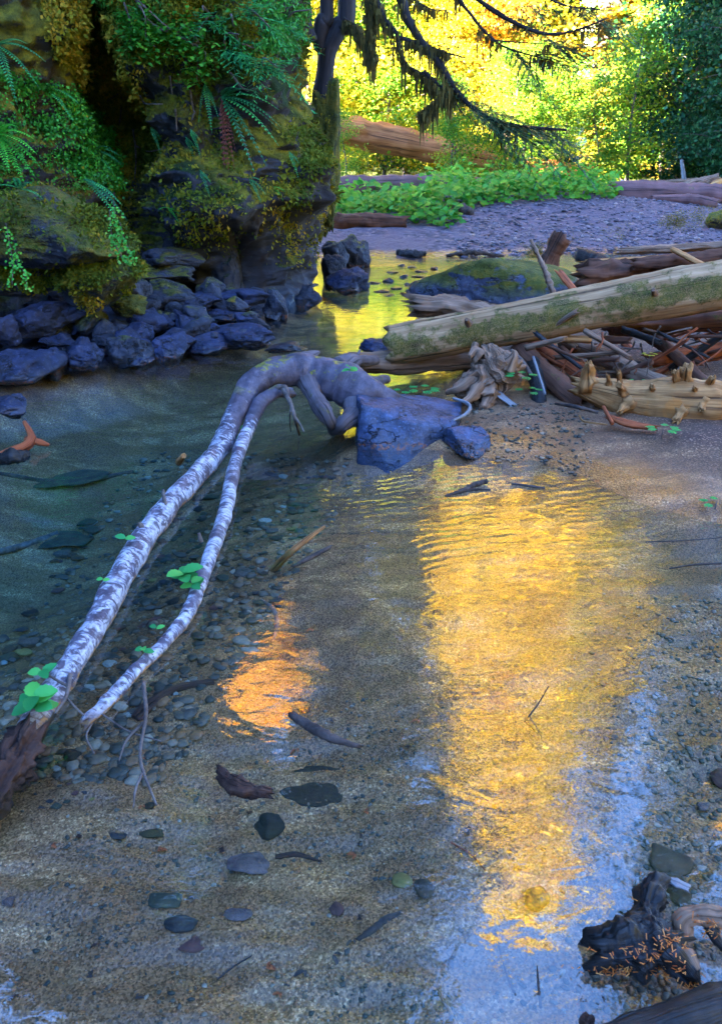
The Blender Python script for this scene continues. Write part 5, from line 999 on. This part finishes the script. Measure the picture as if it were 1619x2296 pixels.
fern('sword fern arching from the cliff brow with dead red fronds hanging below', 492, 222, [(1, .35, -.3, 1, None), (1, .1, -.4, 1, None), (.9, -.15, -.5, 1.05, None), (.8, .55, -.3, .8, None), (.7, -.5, -.4, .95, None), (.55, -.7, -.4, .9, None), (1, .0, -.2, .9, None), (.45, .6, -.5, .6, None),
      (.10, -1, -.25, .80, 'fern_red'), (.0, -1, -.2, .95, 'fern_red'), (.25, -1, -.3, .72, 'fern_red'), (.4, -1, -.3, .55, 'fern_red'), (.62, -.8, -.3, .85, 'fern_red')], .62, .075)
fern('bright green fern spreading at the left edge of the slope', -5, 330, [(1, .5, -.4, 1, None), (1, .2, -.5, 1, None), (1, -.05, -.5, 1.05, None), (.9, -.3, -.5, .95, None), (.8, .8, -.4, .8, None), (.5, -.3, -.8, .8, None), (.7, -.55, -.5, .8, None), (.3, .9, -.5, .7, None)], .46, .07, 'fern_br', lift=.12)
fern('long bluish fern frond curving over the top left slope', 0, 105, [(1, .25, -.4, 1, None), (.9, -.3, -.4, .8, None), (1, .6, -.3, .7, None), (.4, -.8, -.4, .7, None)], .5, .06)
fern('small fern nestled where the slope meets the chimney', 200, 352, [(1, .35, -.3, 1, None), (1, .1, -.4, 1, None), (.9, .6, -.3, .8, None), (.8, -.3, -.5, .8, None)], .34, .05, lift=.1)
fern('fern lying down over the right shoulder of the ledge', 196, 408, [(1, -.25, -.5, 1.2, None), (1, -.05, -.4, 1, None), (1, -.5, -.5, 1, None), (.6, .2, -.6, .6, None)], .33, .05, base=PY(192, 402, 6.7))
fern('little fern on the bare rock of the buttress', 562, 404, [(1, -.3, -.5, 1, None), (.6, -.6, -.5, 1, None), (.8, .3, -.4, .8, None)], .2, .035)
fern('tiny bright fern in the dark under the chimney', 378, 468, [(1, .1, -.6, 1, 'fern_br'), (.8, -.4, -.6, .9, 'fern_br'), (-.5, .3, -.5, .7, 'fern_br')], .17, .03)
fern('tiny yellowish fern on the edge of the buttress', 618, 420, [(1, .2, -.6, 1, 'fern_br'), (.8, -.5, -.5, .9, 'fern_br')], .15, .03)
fern('teal fern hanging at the cliff brow left of the red fronds', 462, 190, [(.2, -1, -.4, 1, None), (-.3, -.9, -.3, .8, None), (.5, -.7, -.4, .8, None)], .3, .04)
fern('dull fern drooping above the moss at the top of the slope', 110, 195, [(1, .1, -.4, 1, None), (.8, -.4, -.5, .9, None), (.5, .4, -.4, .7, None)], .34, .045)
fern('green fern on top of the ledge beside the red litter', 55, 425, [(-.6, .5, -.5, 1, None), (.5, .6, -.4, .9, None), (0, .9, -.4, .8, None), (1, .2, -.4, .8, None)], .26, .04, base=PY(50, 424, 6.6))
for i, (x, y, l) in enumerate([(690 - 40, 345, 3), (430, 295, 2), (335, 280, 2), (450, 385, 2), (415, 305, 2)]):
    fern('single fern blade hanging %s' % ['at the edge of the buttress', 'in the dark above the chimney', 'at the left lip of the chimney', 'low in the dark of the chimney', 'in the middle of the dark hollow'][i], x, y, [(.5, -.8, -.4, 1, None), (.8, -.4, -.4, .7, None)][:l], .19, .04)
# feathery hemlock saplings on the brow
def spray(mb, base, d, L, n=8, sag=.35, tint=.5, w=.05, side=.45):
    d = np.asarray(d, float); d /= np.linalg.norm(d); s = np.cross(d, (0, 0, 1.)); s /= np.linalg.norm(s) + 1e-9
    C, Uu, Vv = [], [], []; P = np.array([base + d * L * t - np.array((0, 0, sag * L * t * t)) for t in np.linspace(0, 1, 8)])
    tube(mb, P, np.linspace(.006, .002, 8) * max(L, .6), 4, cap=False, tint=.05)
    for i in range(n):
        t = (i + 1) / n; b = P[int(t * 7)]; lw = L * side * (1 - .75 * t) + .03
        for sg in (-1, 1):
            a = s * sg * .8 + d * .6 + np.array((0, 0, -.15 - .2 * rnd.random())); a /= np.linalg.norm(a)
            for j in range(4):
                c = b + a * lw * (j + .5) / 4; C.append(c); k = a + s * rnd.uniform(-.3, .3) + d * rnd.uniform(-.2, .4); k /= np.linalg.norm(k); Uu.append(k * lw * .17); Vv.append(np.cross(k, (rnd.uniform(-.4, .4), rnd.uniform(-.4, .4), 1)) * w * L)
    V, q, t = quads(np.array(C), np.array(Uu), np.array(Vv), np.clip(tint + .2 * rng.normal(size=len(C)), 0, 1)); mb.add(V, q, tint=t)
for lb, x, y, n, L in [('feathery hemlock seedling drooping from the cliff brow', 505, 120, 9, .55), ('wispy hemlock seedling at the right side of the cliff brow', 590, 150, 8, .5), ('hemlock seedling crowning the cliff near the dark trunk', 640, 80, 7, .5), ('hemlock seedling under the vine maple', 480, 50, 6, .5), ('low hemlock seedling at the top edge of the cliff', 560, 30, 7, .55)]:
    b, nn = cliff_at(x, y); t = thing('hemlock_seedling', lb, 'seedling', b); mb = MB(); tube(mb, [np.zeros(3), nn * .15 + (0, 0, .1), nn * .3 + (.1, 0, .05)], [.012, .01, .005], 6, 10); mb.build('stem', M['twig'], t)
    mb = MB()
    for i in range(n): spray(mb, nn * .1 * rnd.random(), (rnd.uniform(-.6, 1.2), -rnd.random() * .8, rnd.uniform(-.5, .6)), L * rnd.uniform(.6, 1), 9, .5, .75, .02)
    mb.build('foliage', M['fern'], t)
# vine maple over the brow
vm = thing('vine_maple', 'vine maple with bright yellow-green leaves trailing down over the cliff brow', 'shrub', cliff_at(330, 40)[0]); B0 = np.array(vm.location)
mb = MB(); C = []
for pts in [[(300, -10), (350, 40), (400, 75), (440, 120), (478, 180)], [(300, -10), (330, 50), (350, 90), (352, 110)], [(320, 0), (390, 50), (410, 92), (425, 102)], [(330, 20), (370, 90), (415, 110), (440, 160)], [(300, 0), (310, 60), (300, 95)]]:
    q = []
    for i, (x, y) in enumerate(pts): b, nn = cliff_at(x, y); q.append(b + nn * (.12 + .03 * i) - B0)
    p = tube(mb, q, np.linspace(.010, .003, len(q)), 6, 24)
    for s in p[6:]: C += [s + np.array((rnd.gauss(0, .07), rnd.gauss(0, .06), rnd.gauss(-.02, .06))) for _ in range(9)]
mb.build('stem', M['twig'], vm); mb = MB()
for c in C: a = rnd.random() * 6.3; leaf(mb, c, (math.cos(a), math.sin(a), rnd.uniform(-.6, .3)), (0, -.4, 1), rnd.uniform(.03, .055), rnd.uniform(.03, .045), min(1, abs(rnd.gauss(.45, .25))), n=3)
mb.build('leaves', M['lf_ground'], vm)
# bare roots and runners hanging on the rock
HR = [('pale root looping down the left lip of the chimney', [(258, 130), (262, 170), (270, 200), (245, 230)]), ('long root hanging straight beside the chimney', [(272, 180), (276, 240), (270, 290)]), ('thin forked root in the dark under the brow', [(310, 205), (325, 235), (345, 248), (368, 242)]),
      ('curled root hanging under the brow', [(430, 205), (432, 240), (438, 255), (430, 280)]), ('pale twig across the dark hollow', [(302, 332), (330, 342), (364, 342)]), ('root hanging into the chimney', [(300, 300), (304, 350), (306, 400)]),
      ('grey stem slanting over the brow', [(470, 30), (440, 90), (428, 110)]), ('bleached twig by the vine maple', [(462, 85), (445, 100), (428, 112)]), ('bowed grey stem on the brow right of the maple', [(518, 45), (535, 90), (560, 115), (590, 122)]), ('grey stem arching low on the brow', [(520, 170), (545, 190), (575, 195), (600, 185)]), ('short pale stub hanging from the brow', [(388, 165), (388, 200)]), ('pale root ends trailing at the overhang', [(392, 245), (400, 290)])]
for lb, pts in HR:
    q = [sum(cliff_at(x, y)[i] * k for i, k in ((0, 1), (1, .06))) for x, y in pts]; log('root', lb, q, np.linspace(.011, .005, len(q)), 'twig', 7, 20, cat='root', rough=.3, gro=0)
# ivy strings hanging off the ledge
for lb, pts in [('string of small ivy leaves hanging at the left side of the ledge', [(14, 500), (22, 545), (30, 590), (28, 640)]), ('second ivy string hanging at the left side of the ledge', [(34, 560), (40, 590), (56, 612), (62, 650)]), ('ivy string hanging off the right shoulder of the ledge', [(246, 470), (252, 530), (268, 565), (282, 590)]), ('ivy string dangling beside the right shoulder of the ledge', [(270, 500), (280, 540), (296, 570), (300, 592)]), ('short ivy string hanging over the golden moss', [(255, 450), (262, 500), (272, 545)])]:
    t = thing('ivy', lb, 'ivy', PY(*pts[0], 5.75)); mb = MB(); p = tube(mb, [PY(x, y, 5.78 - .02 * i) - np.array(t.location) for i, (x, y) in enumerate(pts)], .003, 5, 30); mb.build('stem', M['twig'], t); mb = MB()
    for s in p[2:]:
        for _ in range(2): a = rnd.random() * 6.3; leaf(mb, s + np.array((rnd.gauss(0, .02), rnd.gauss(-.01, .01), 0)), (math.cos(a), math.sin(a) - .4, -.4), (0, -1, .4), .019, .018, rnd.uniform(.5, .95), n=3)
    mb.build('leaves', M['lf_ivy'], t)
mb = MB()
for i in range(420):
    p = PY(rnd.uniform(85, 215), rnd.uniform(405, 440), rnd.uniform(6.3, 6.9)); p[2] = max(p[2], 1.02 + .1 * rnd.random()); needle(p, rnd.uniform(.03, .08), rnd.random() * .6)
tag(mb.build('dead_fern_litter', M['fern_red'], smooth=False), 'reddish dead fern litter on top of the ledge', kind='stuff')
# ---------------------------------------------------------------- plants on the banks
def seedling(label, c, n, L, mat='lf_green', h=.06):
    t = thing('seedling', label, 'seedling', c); mb = MB(); tube(mb, [(0, 0, -.02), (0, 0, h)], .003, 6, 4); mb.build('stem', M['twig'], t); mb = MB()
    for i in range(n):
        a = i * 2.4 + rnd.random() * .5; d = np.array((math.cos(a), math.sin(a), .12)); b = np.array((0, 0, h)) + d * .01
        for da in (-.75, -.38, 0, .38, .75):                    # lobes of a maple-like leaf
            e = np.array((math.cos(a + da), math.sin(a + da), .1)); leaf(mb, b + d * L * .45 - e * L * .05, e, (0, 0, 1), L * (.62 - .25 * abs(da)), L * .26, rnd.random(), n=3, fold=.1, curl=.15)
    mb.build('leaves', M[mat], t); return t
def gp(x, y):
    z = .1
    for _ in range(14): p = P0(x, y, z); z = .5 * z + .5 * gz(p[0], p[1])
    return P0(x, y, z)
seedling('green seedling with lobed leaves under the barkless log', gp(1482, 985), 6, .085); seedling('low bright seedling at the right edge of the sand', gp(1602, 1142), 6, .07, h=.03)
seedling('green lobed leaves beside the twisted stump', PY(1168, 850, 5.0), 5, .10, h=.02); seedling('green lobed leaves under the others by the twisted stump', PY(1186, 884, 4.95), 4, .085, h=.02)
seedling('leafy sprout between the boulder and the broken grey log', PY(948, 890, 5.3), 6, .11, h=.05); seedling('pale sprout beside the fallen tree roots', PY(884, 888, 5.4), 4, .10, h=.02)
seedling('yellow-green spike of leaves in the driftwood pile', PY(1450, 835, 5.2), 8, .045, 'lf_gold', h=.12); seedling('tiny seedling on the grey weathered log', PY(1430, 858, 4.9), 3, .05, h=.01)
mb = MB(); C = []; n = 0
while n < 9000:
    y = rnd.uniform(14.9, 24); x = rnd.uniform(-.05 * y, .36 * y); z = gz(x, y); q = proj((x, y, z))
    if not inpoly(q[0], q[1], [(690, 400), (1000, 395), (1385, 415), (1380, 448), (1240, 452), (1110, 462), (1020, 478), (1030, 500), (1000, 512), (900, 502), (690, 500)]): continue
    n += 1; a = rnd.random() * 6.3; k = np.clip(.5 + .5 * vnoise(np.array((x * 1.3, y * 1.3, 0))), 0, 1); hh = (.04 + .5 * rnd.random() ** 2) * (.35 + 1.0 * k) * (1 if q[0] > 960 or y < 17.5 else .4); s = rnd.uniform(.06, .17)
    leaf(mb, np.array((x, y, z + hh)), (math.cos(a), math.sin(a), rnd.uniform(-.5, .6)), (rnd.gauss(0, .5), -.4, 1), s, s * .95, float(np.clip(.3 + .5 * k + .15 * rnd.gauss(0, 1), 0, 1)), n=3, curl=.2)
tag(mb.build('ground_plants', M['lf_ground']), 'bed of broad-leaved green plants behind the gravel bar', kind='stuff')
# ---------------------------------------------------------------- trees
# the dark hemlock whose mossy limbs sweep across the top
hb = PY(728, 200, 11.9); hm = thing('hemlock', 'dark hemlock on the cliff end with long limbs hung with brown moss', 'tree', hb)
def hp(x, y, Y): return PY(x, y, Y) - hb
mb = MB(); tube(mb, [hp(716, 300, 11.8), hp(722, 235, 11.9), hp(730, 160, 11.9), hp(737, 108, 11.9), hp(760, 60, 11.9), hp(778, -10, 11.9), (.25, .3, 4), (-.2, .6, 9), (-.6, .8, 20)], [.2, .15, .12, .14, .12, .11, .2, .17, .03], 16, 70, rough=.12, fr=1.5); mb.build('trunk', M['dark_bark'], hm)
mb = MB(); tube(mb, [hp(738, 118, 11.9), hp(718, 100, 11.85), hp(722, 50, 11.8), hp(732, -15, 11.8), (-.1, -.1, 3.5), (-.4, -.2, 8)], [.07, .09, .10, .09, .09, .05], 14, 50, rough=.12, fr=1.5); mb.build('stem', M['dark_bark'], hm)
mb = MB(); tube(mb, [hp(690, 95, 11.6), hp(676, 40, 11.6), hp(672, -20, 11.6), (-.6, -.3, 4)], [.12, .13, .12, .1], 12, 30, rough=.12); mb.build('stem', M['dark_bark'], hm)
mossC = []; sprC = []
LIMB = [([(880, -60), (901, 0), (918, 50), (949, 98), (988, 146), (1016, 193), (1052, 235), (1100, 266), (1160, 282), (1270, 292)], .075, 1, 10.9), ([(830, -40), (845, 0), (862, 42), (890, 76), (898, 120), (918, 151), (949, 168), (975, 200)], .05, 1, 11.1), ([(1040, -40), (1074, 0), (1144, 46), (1219, 75), (1283, 70), (1364, 40)], .04, .15, 10.4),
        ([(1010, -40), (1030, 0), (1058, 36), (1086, 70), (1133, 106), (1230, 135)], .035, .4, 10.7), ([(826, -40), (831, 30), (832, 100), (834, 135)], .03, 1.3, 11.2), ([(890, -30), (960, 18), (1010, 22)], .02, .3, 11), ([(898, 86), (950, 100), (1000, 118), (1045, 130)], .03, .8, 10.9), ([(949, 160), (985, 192), (1010, 215), (1040, 260)], .03, 1, 10.9), ([(1000, 205), (960, 240), (945, 258)], .014, .8, 10.9), ([(1100, 90), (1180, 96), (1260, 100)], .012, .1, 10.6), ([(770, 40), (800, 60), (815, 90)], .02, .5, 11.6), ([(750, 60), (740, 90), (722, 108)], .012, .1, 11.6), ([(1180, -30), (1260, 10), (1330, 20), (1380, 25)], .018, .1, 10.4)]
for pts, r, ms, Y in LIMB:
    q = [hp(x, y, Y - .0012 * (x - 850)) for x, y in pts]; mb = MB(); p = tube(mb, q, np.linspace(r * .75, r * .18, len(q)), 9, 40, rough=.35, fr=1.5, seed=r * 90); mb.build('limb', M['dark_bark'], hm)
    for s in p[4:]: mossC.append((s, ms)); sprC.append((s, ms, p[-1] - p[-4]))
mb = MB()
for s, ms in mossC:
    for _ in range(int(17 * ms * max(0, .35 + 1.3 * float(vnoise(s * 3.1))))):
        L = rnd.uniform(.03, .13) * (1 + (rnd.random() < .10) * 2.0); b = s + np.array((rnd.gauss(0, .035), rnd.gauss(0, .03), -.01)); w = rnd.uniform(.006, .022); a = rnd.random() * 3.1; o = np.array((math.cos(a), math.sin(a), 0)) * w
        mb.add([b - o, b + o, b + o * .5 + (rnd.gauss(0, .01), 0, -L * .6), b - o * .2 + (rnd.gauss(0, .012), 0, -L)], [(0, 1, 2, 3)], tint=rnd.random())
mb.build('hanging_moss', M['lichen'], hm, smooth=False)
mb = MB()
for (x, y, L, n, Y) in [(1130, 276, .9, 7, 10.5), (1080, 258, .8, 6, 10.6), (1040, 232, .6, 4, 10.7), (1200, 284, .8, 7, 10.5), (1000, 180, .5, 4, 10.8), (1150, 112, .7, 5, 10.4), (1200, 122, .7, 5, 10.3), (1240, 85, .5, 3, 10.2), (1330, 55, .6, 4, 10.1), (1140, 40, .5, 4, 10.4), (960, 100, .5, 3, 10.8), (1290, 20, .6, 4, 10.1), (1180, 10, .6, 4, 10.2), (1070, 250, .7, 5, 10.3), (1250, 100, .6, 4, 10.3)]:
    for i in range(n + 4): spray(mb, hp(x + rnd.uniform(-25, 25), y + rnd.uniform(-6, 8), Y), (rnd.uniform(.2, 1.2), rnd.uniform(-.7, .5), rnd.uniform(-.5, .15)), L * rnd.uniform(.5, 1), 9, .35, .6, .016)
for i in range(240):                                            # the crown above
    z = 7.0 + 14 * rnd.random() ** .8; a = rnd.random() * 6.3; z = z if math.cos(a) > -.1 else 11.5 + (z - 7) * .7; rr = 2.5 * (1.25 - z / 24)
    for k in range(3): spray(mb, np.array((-.75, .5, z)) + rr * .5 * k * np.array((math.cos(a), math.sin(a), -.12)), (math.cos(a + rnd.gauss(0, .4)), math.sin(a + rnd.gauss(0, .4)), -.1), rr * .8 + .3, 8, .35, .4, .05)
mb.build('foliage', M['hem_needle'], hm)
# broad-leaved trees: trunk, forks, and a crown of separate leaves in layered sprays
def broadleaf(name, label, cat, h, spread, low, nlimb, nleaf, lsz, mat, bark='twig', r=None, seed=0):
    g = random.Random(seed); t = thing(name, label, cat); r = r or h * .009
    mb = MB(); tr = [(0, 0, -.3), (g.gauss(0, .02) * h, g.gauss(0, .02) * h, h * .33), (g.gauss(0, .03) * h, g.gauss(0, .03) * h, h * .66), (g.gauss(0, .04) * h, g.gauss(0, .04) * h, h * .97)]
    P = tube(mb, tr, [r * 1.3, r, r * .6, r * .12], 8, 30, rough=.1); mb.build('trunk', M[bark], t)
    ml = MB(); mc = MB(); cs = []
    for i in range(nlimb):
        f = low + (1 - low) * ((i + g.random()) / nlimb); b = P[min(29, int(f * 29))]; a = g.random() * 6.3; l = spread * (.35 + .75 * math.sin(math.pi * min(1, (f - low) / (1.02 - low) * .78 + .2))) * g.uniform(.6, 1.1)
        e = b + np.array((math.cos(a) * l, math.sin(a) * l, l * g.uniform(-.05, .5))); mid = (b + e) / 2 + np.array((0, 0, l * .1)); q = tube(ml, [b, mid, e], [r * .35, r * .22, r * .06], 5, 8, cap=False)
        for s in q[2:]: cs.append((s, l))
    ml.build('limb', M[bark], t)
    k = rng.integers(0, len(cs), nleaf); c0 = np.array([x[0] for x in cs])[k]; ll = np.array([x[1] for x in cs])[k]
    nc = nleaf // 9 + 1; sub = rng.normal(size=(nc, 3)) * np.array((.30, .30, .13)); c = c0 + sub[rng.integers(0, nc, nleaf)] * ll[:, None] * .8 + rng.normal(size=(nleaf, 3)) * lsz * 1.6 * np.array((1, 1, .5))
    d = rand_dirs(nleaf, -.1, .45); nrm = rand_dirs(nleaf, 1.1); s = np.cross(d, nrm); s /= np.linalg.norm(s, axis=1)[:, None]; L = lsz * rng.uniform(.6, 1.2, nleaf)
    tint = np.clip(.5 + .28 * fbm(c * (2.2 / spread) + seed, 2) + .16 * rng.normal(size=nleaf), 0, 1)
    V, q, tt = quads(c, d * (L * .5)[:, None], s * (L * .42)[:, None], tint); mc.add(V, q, tint=tt); mc.build('crown', M[mat], t, smooth=False); return t
def conifer(name, label, cat, h, base, low, mat, seed=0, dens=1.0, bark='dark_bark'):
    g = random.Random(seed); t = thing(name, label, cat); mb = MB(); r = h * .011
    tube(mb, [(0, 0, -.5), (0, 0, h * .5), (0, 0, h)], [r * 1.2, r * .7, r * .05], 10, 24, rough=.08, fr=1); mb.build('trunk', M[bark], t)
    C, U_, V_, T_ = [], [], [], []; z = low * h
    while z < h * .985:
        f = (z / h - low) / (1 - low); l0 = base * (1 - f) ** .85 + .15
        for i in range(max(4, int(7 * dens))):
            a = g.random() * 6.3; l = l0 * g.uniform(.55, 1.1); d = np.array((math.cos(a), math.sin(a), 0)); s = np.array((-d[1], d[0], 0)); tb = g.uniform(.2, .8); m = max(3, int(l * 3.2))
            for j in range(m):
                u = (j + .6) / m; b = np.array((0, 0, z)) + d * l * u + np.array((0, 0, -.30 * l * u * u + .10 * l * u)); wl = l * .30 * (1.1 - u) + .15
                for sg in (-1, 1, 0):
                    k = d * .6 + s * sg * .8 + np.array((0, 0, g.uniform(-.45, -.05))); k /= np.linalg.norm(k); C.append(b + k * wl * .5); U_.append(k * wl * .55); V_.append(np.cross(k, (g.uniform(-.5, .5), g.uniform(-.5, .5), 1)) * wl * .17); T_.append(min(1, max(0, tb + g.gauss(0, .15) + .25 * u)))
        z += h * .018 / dens * g.uniform(.7, 1.3) + .06
    V, q, tt = quads(np.array(C), np.array(U_), np.array(V_), np.array(T_)); mc = MB(); mc.add(V, q, tint=tt); mc.build('crown', M[mat], t, smooth=False); return t
def put(t, x, y, s=1.0, rz=None, label=None, group=None, z=None, first=set()):
    o = t
    if t.name in first: o = dup(t)
    else: first.add(t.name)
    o.location = (x, y, (gz(x, y) if z is None else z) - .05); o.rotation_euler = (rnd.gauss(0, .03), rnd.gauss(0, .03), rnd.random() * 6.3 if rz is None else rz); o.scale = (s, s, s * rnd.uniform(.92, 1.1))
    if label: o['label'] = label
    if group: o['group'] = group
    return o
def az(deg, d): return (d * math.sin(R(deg)), d * math.cos(R(deg)))
A1 = broadleaf('young_tree', 'slim green sapling', 'tree', 6.5, 1.5, .15, 26, 4200, .14, 'lf_maple', seed=1)
A2 = broadleaf('young_tree', 'slim deep green sapling', 'tree', 5.5, 1.5, .12, 24, 3600, .14, 'lf_maple', seed=2)
G1 = broadleaf('maple_tree', 'yellow maple', 'tree', 11, 3.2, .08, 46, 13000, .19, 'lf_gold', seed=3)
G2 = broadleaf('maple_tree', 'yellow-green maple', 'tree', 10, 3.3, .08, 46, 13000, .19, 'lf_maple', seed=4)
G3 = broadleaf('maple_tree', 'orange maple', 'tree', 9, 2.6, .15, 40, 9000, .19, 'lf_orange', seed=5)
D1 = broadleaf('leafy_tree', 'leafy tree in shade-dark green', 'tree', 9, 3.0, .05, 46, 13000, .18, 'lf_shade', seed=6)
T1 = broadleaf('tall_tree', 'towering golden cottonwood', 'tree', 36, 2.7, .30, 80, 13000, .42, 'lf_deep', r=.35, seed=7)
T2 = broadleaf('tall_tree', 'towering amber-leaved tree', 'tree', 34, 2.6, .32, 70, 9000, .42, 'lf_deep', r=.3, seed=8)
T3 = broadleaf('tall_tree', 'slender orange-crowned tree', 'tree', 29, 1.9, .70, 60, 9000, .38, 'lf_ember', r=.22, seed=12)
K4 = conifer('conifer', 'bare-stemmed dark conifer', 'tree', 25, 2.6, .40, 'needle', 13, 1.1)
K1 = conifer('conifer', 'tall dark conifer', 'tree', 46, 5.5, .06, 'needle', 9, .9)
K2 = conifer('conifer', 'conifer with sunlight painted into its golden needles', 'tree', 30, 5.0, .03, 'needle_sunlit', 10, 1.1)
K3 = conifer('conifer', 'dark young conifer', 'tree', 16, 3.0, .04, 'needle', 11, 1.1)
# saplings at the edge of the bar
for x, y, s, lab, t in [(1140, 395, .6, 'thin-stemmed green sapling standing behind the plant bed', A1), (1172, 400, .5, 'lower green sapling right beside the thin-stemmed one', A2), (1330, 408, .45, 'leafy sapling in front of the golden conifer', A1), (1255, 408, .4, 'short green sapling left of the golden conifer', A2), (1010, 400, .5, 'green sapling half hiding the orange trunk', A2), (1020, 405, .5, 'bushy green sapling behind the plant bed', A2), (772, 410, .35, 'small yellowish sapling next to the cliff end', A1), (1410, 412, .75, 'low leafy sapling above the bleached log', A2)]:
    p = PY(x, y, 24.5); put(t, p[0], p[1], s, label=lab)
for i, (a, d, s, t, lab) in enumerate([(-3.2, 30, .9, G1, 'golden maple glowing beside the cliff end'), (0, 32, 1.0, G2, 'yellow-green maple behind the orange trunk'), (3, 31, .9, G1, 'golden maple above the orange trunk'), (6, 34, 1.0, G2, 'yellow-green maple in the middle of the sunny grove'), (8.5, 31.5, .8, G3, 'orange maple in the middle of the sunny grove'), (8.8, 36, .95, G1, 'golden maple left of the bright gap'), (-1.5, 38, 1.1, G1, 'golden maple standing far back near the cliff end'), (4.5, 40, 1.15, G1, 'golden maple at the back of the sunny grove'), (8, 42, 1.1, G2, 'yellow-green maple at the back of the sunny grove'), (1.5, 29.5, .6, G2, 'small yellow-green maple over the orange trunk'), (6.2, 29, .5, G1, 'small golden maple at the end of the orange trunk'),
                                   (12, 29, .42, G2, 'low green bush at the foot of the bright gap'), (17, 29, .35, G2, 'green leafy tree before the golden conifer'), (20.5, 27, .62, D1, 'leafy tree in shade-dark green right of the golden conifer'), (23.5, 25, .62, D1, 'leafy tree in shade-dark green at the right edge'), (22, 31, .9, D1, 'taller green leafy tree at the right'), (19, 33, .7, G2, 'pale yellow-green tree catching light at the right'), (25.5, 29, .9, D1, 'green leafy tree half out of the right edge'), (10, 27.5, .38, G2, 'low green bush by the purple-brown trunk')]):
    put(t, *az(a, d), s, label=lab)
put(K3, *az(9.6, 37), 1.15, label='dark green conifer standing left of the bright gap'); put(K3, *az(3.6, 42), 1.1, label='dark green conifer behind the middle of the sunny grove')
put(K2, *az(18.3, 36), .95, label='conifer painted sunlit gold right of the bright gap')
for a, d, s in [(20.6, 43, .90), (23.2, 37, .72), (21.3, 46, .90), (24.6, 42, .84), (27.5, 40, .86), (30.5, 42, .9)]: put(K1, *az(a, d), s, label='shaded dark conifer at the back on the right', group='shaded conifers at the right')
for a, d, s in [(23.0, 36, .8), (26, 34, .9)]: put(K3, *az(a, d), s, label='young dark conifer among the right-hand trees', group='young conifers at the right')
# the tall trees whose tops only the water shows
for a, d, s, t, lab in [(10.2, 37, 1.0, T2, 'towering amber tree mirrored in the shallows'), (15.2, 37, 1.2, T1, 'towering golden tree mirrored in the shallows'), (18.0, 39, .92, T1, 'towering golden tree mirrored beside the sky strip'), (-1, 44, .58, T1, 'golden tree mirrored behind the angular boulder'), (2.2, 47, .62, T1, 'golden tree mirrored in the stream bend'), (-10.4, 33, .90, T3, 'orange tree mirrored in the small bright patch'), (33.5, 46, 1.45, T3, 'orange tree mirrored at the right edge'), (7.5, 45, .75, T1, 'golden tree mirrored in mid pool')]:
    put(t, *az(a, d), s, label=lab)
for a, d, s in [(-6, 60, 1.5), (-13, 52, 1.45), (0, 62, 1.5), (4, 66, 1.5), (8.5, 62, 1.35), (-19, 48, 1.3), (6.2, 55, 1.4), (-3.4, 50, 1.35), (-11.5, 41, 1.3), (-9.2, 43, 1.3), (-13.6, 42, 1.3), (10.5, 52, 1.25), (12.8, 50, 1.15), (17, 56, 1.1), (3.2, 46, 1.2), (30.5, 30, .95), (35, 31, .95), (26.8, 33, .86)]: put(K1, *az(a, d), s, label='very tall dark conifer standing among the far trees', group='tall far conifers')
def hill_z(x, y):
    d = np.hypot(CX - x, CY - y); i = np.unravel_index(np.argmin(d), d.shape); return float(CZ[i])
for x, y, s in [(-7.5, 7, .55), (-11, 3, .6), (-5.5, 10.0, .42), (-9, -1, .55), (-13, -4, .6), (-6.2, 4.6, .4), (-8.5, 3.5, .6), (-13, 1, .7), (-4.9, 11.6, .42)]:
    put(K1, x, y, s, label='dark conifer on the steep hill above the cliff', group='conifers on the hill above the cliff', z=hill_z(x, y))
put(K4, -2.9, 12.4, 1.0, label='bare-stemmed dark conifer on top of the cliff behind the hemlock', z=hill_z(-2.9, 12.4))
# the far slope: sunlit bushes too many and too far to count
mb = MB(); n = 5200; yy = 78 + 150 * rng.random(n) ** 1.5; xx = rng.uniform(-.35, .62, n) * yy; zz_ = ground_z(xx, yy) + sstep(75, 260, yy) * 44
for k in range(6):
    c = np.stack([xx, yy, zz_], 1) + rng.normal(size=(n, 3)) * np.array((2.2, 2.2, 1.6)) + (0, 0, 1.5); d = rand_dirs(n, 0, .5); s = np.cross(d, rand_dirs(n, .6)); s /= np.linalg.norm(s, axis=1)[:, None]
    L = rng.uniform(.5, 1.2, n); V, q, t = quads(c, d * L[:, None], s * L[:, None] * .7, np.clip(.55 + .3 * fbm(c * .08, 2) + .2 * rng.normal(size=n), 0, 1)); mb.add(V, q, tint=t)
tag(mb.build('far_forest', M['lf_pale'], smooth=False), 'forest covering the far slope, sun glare painted into its pale leaves', kind='stuff')
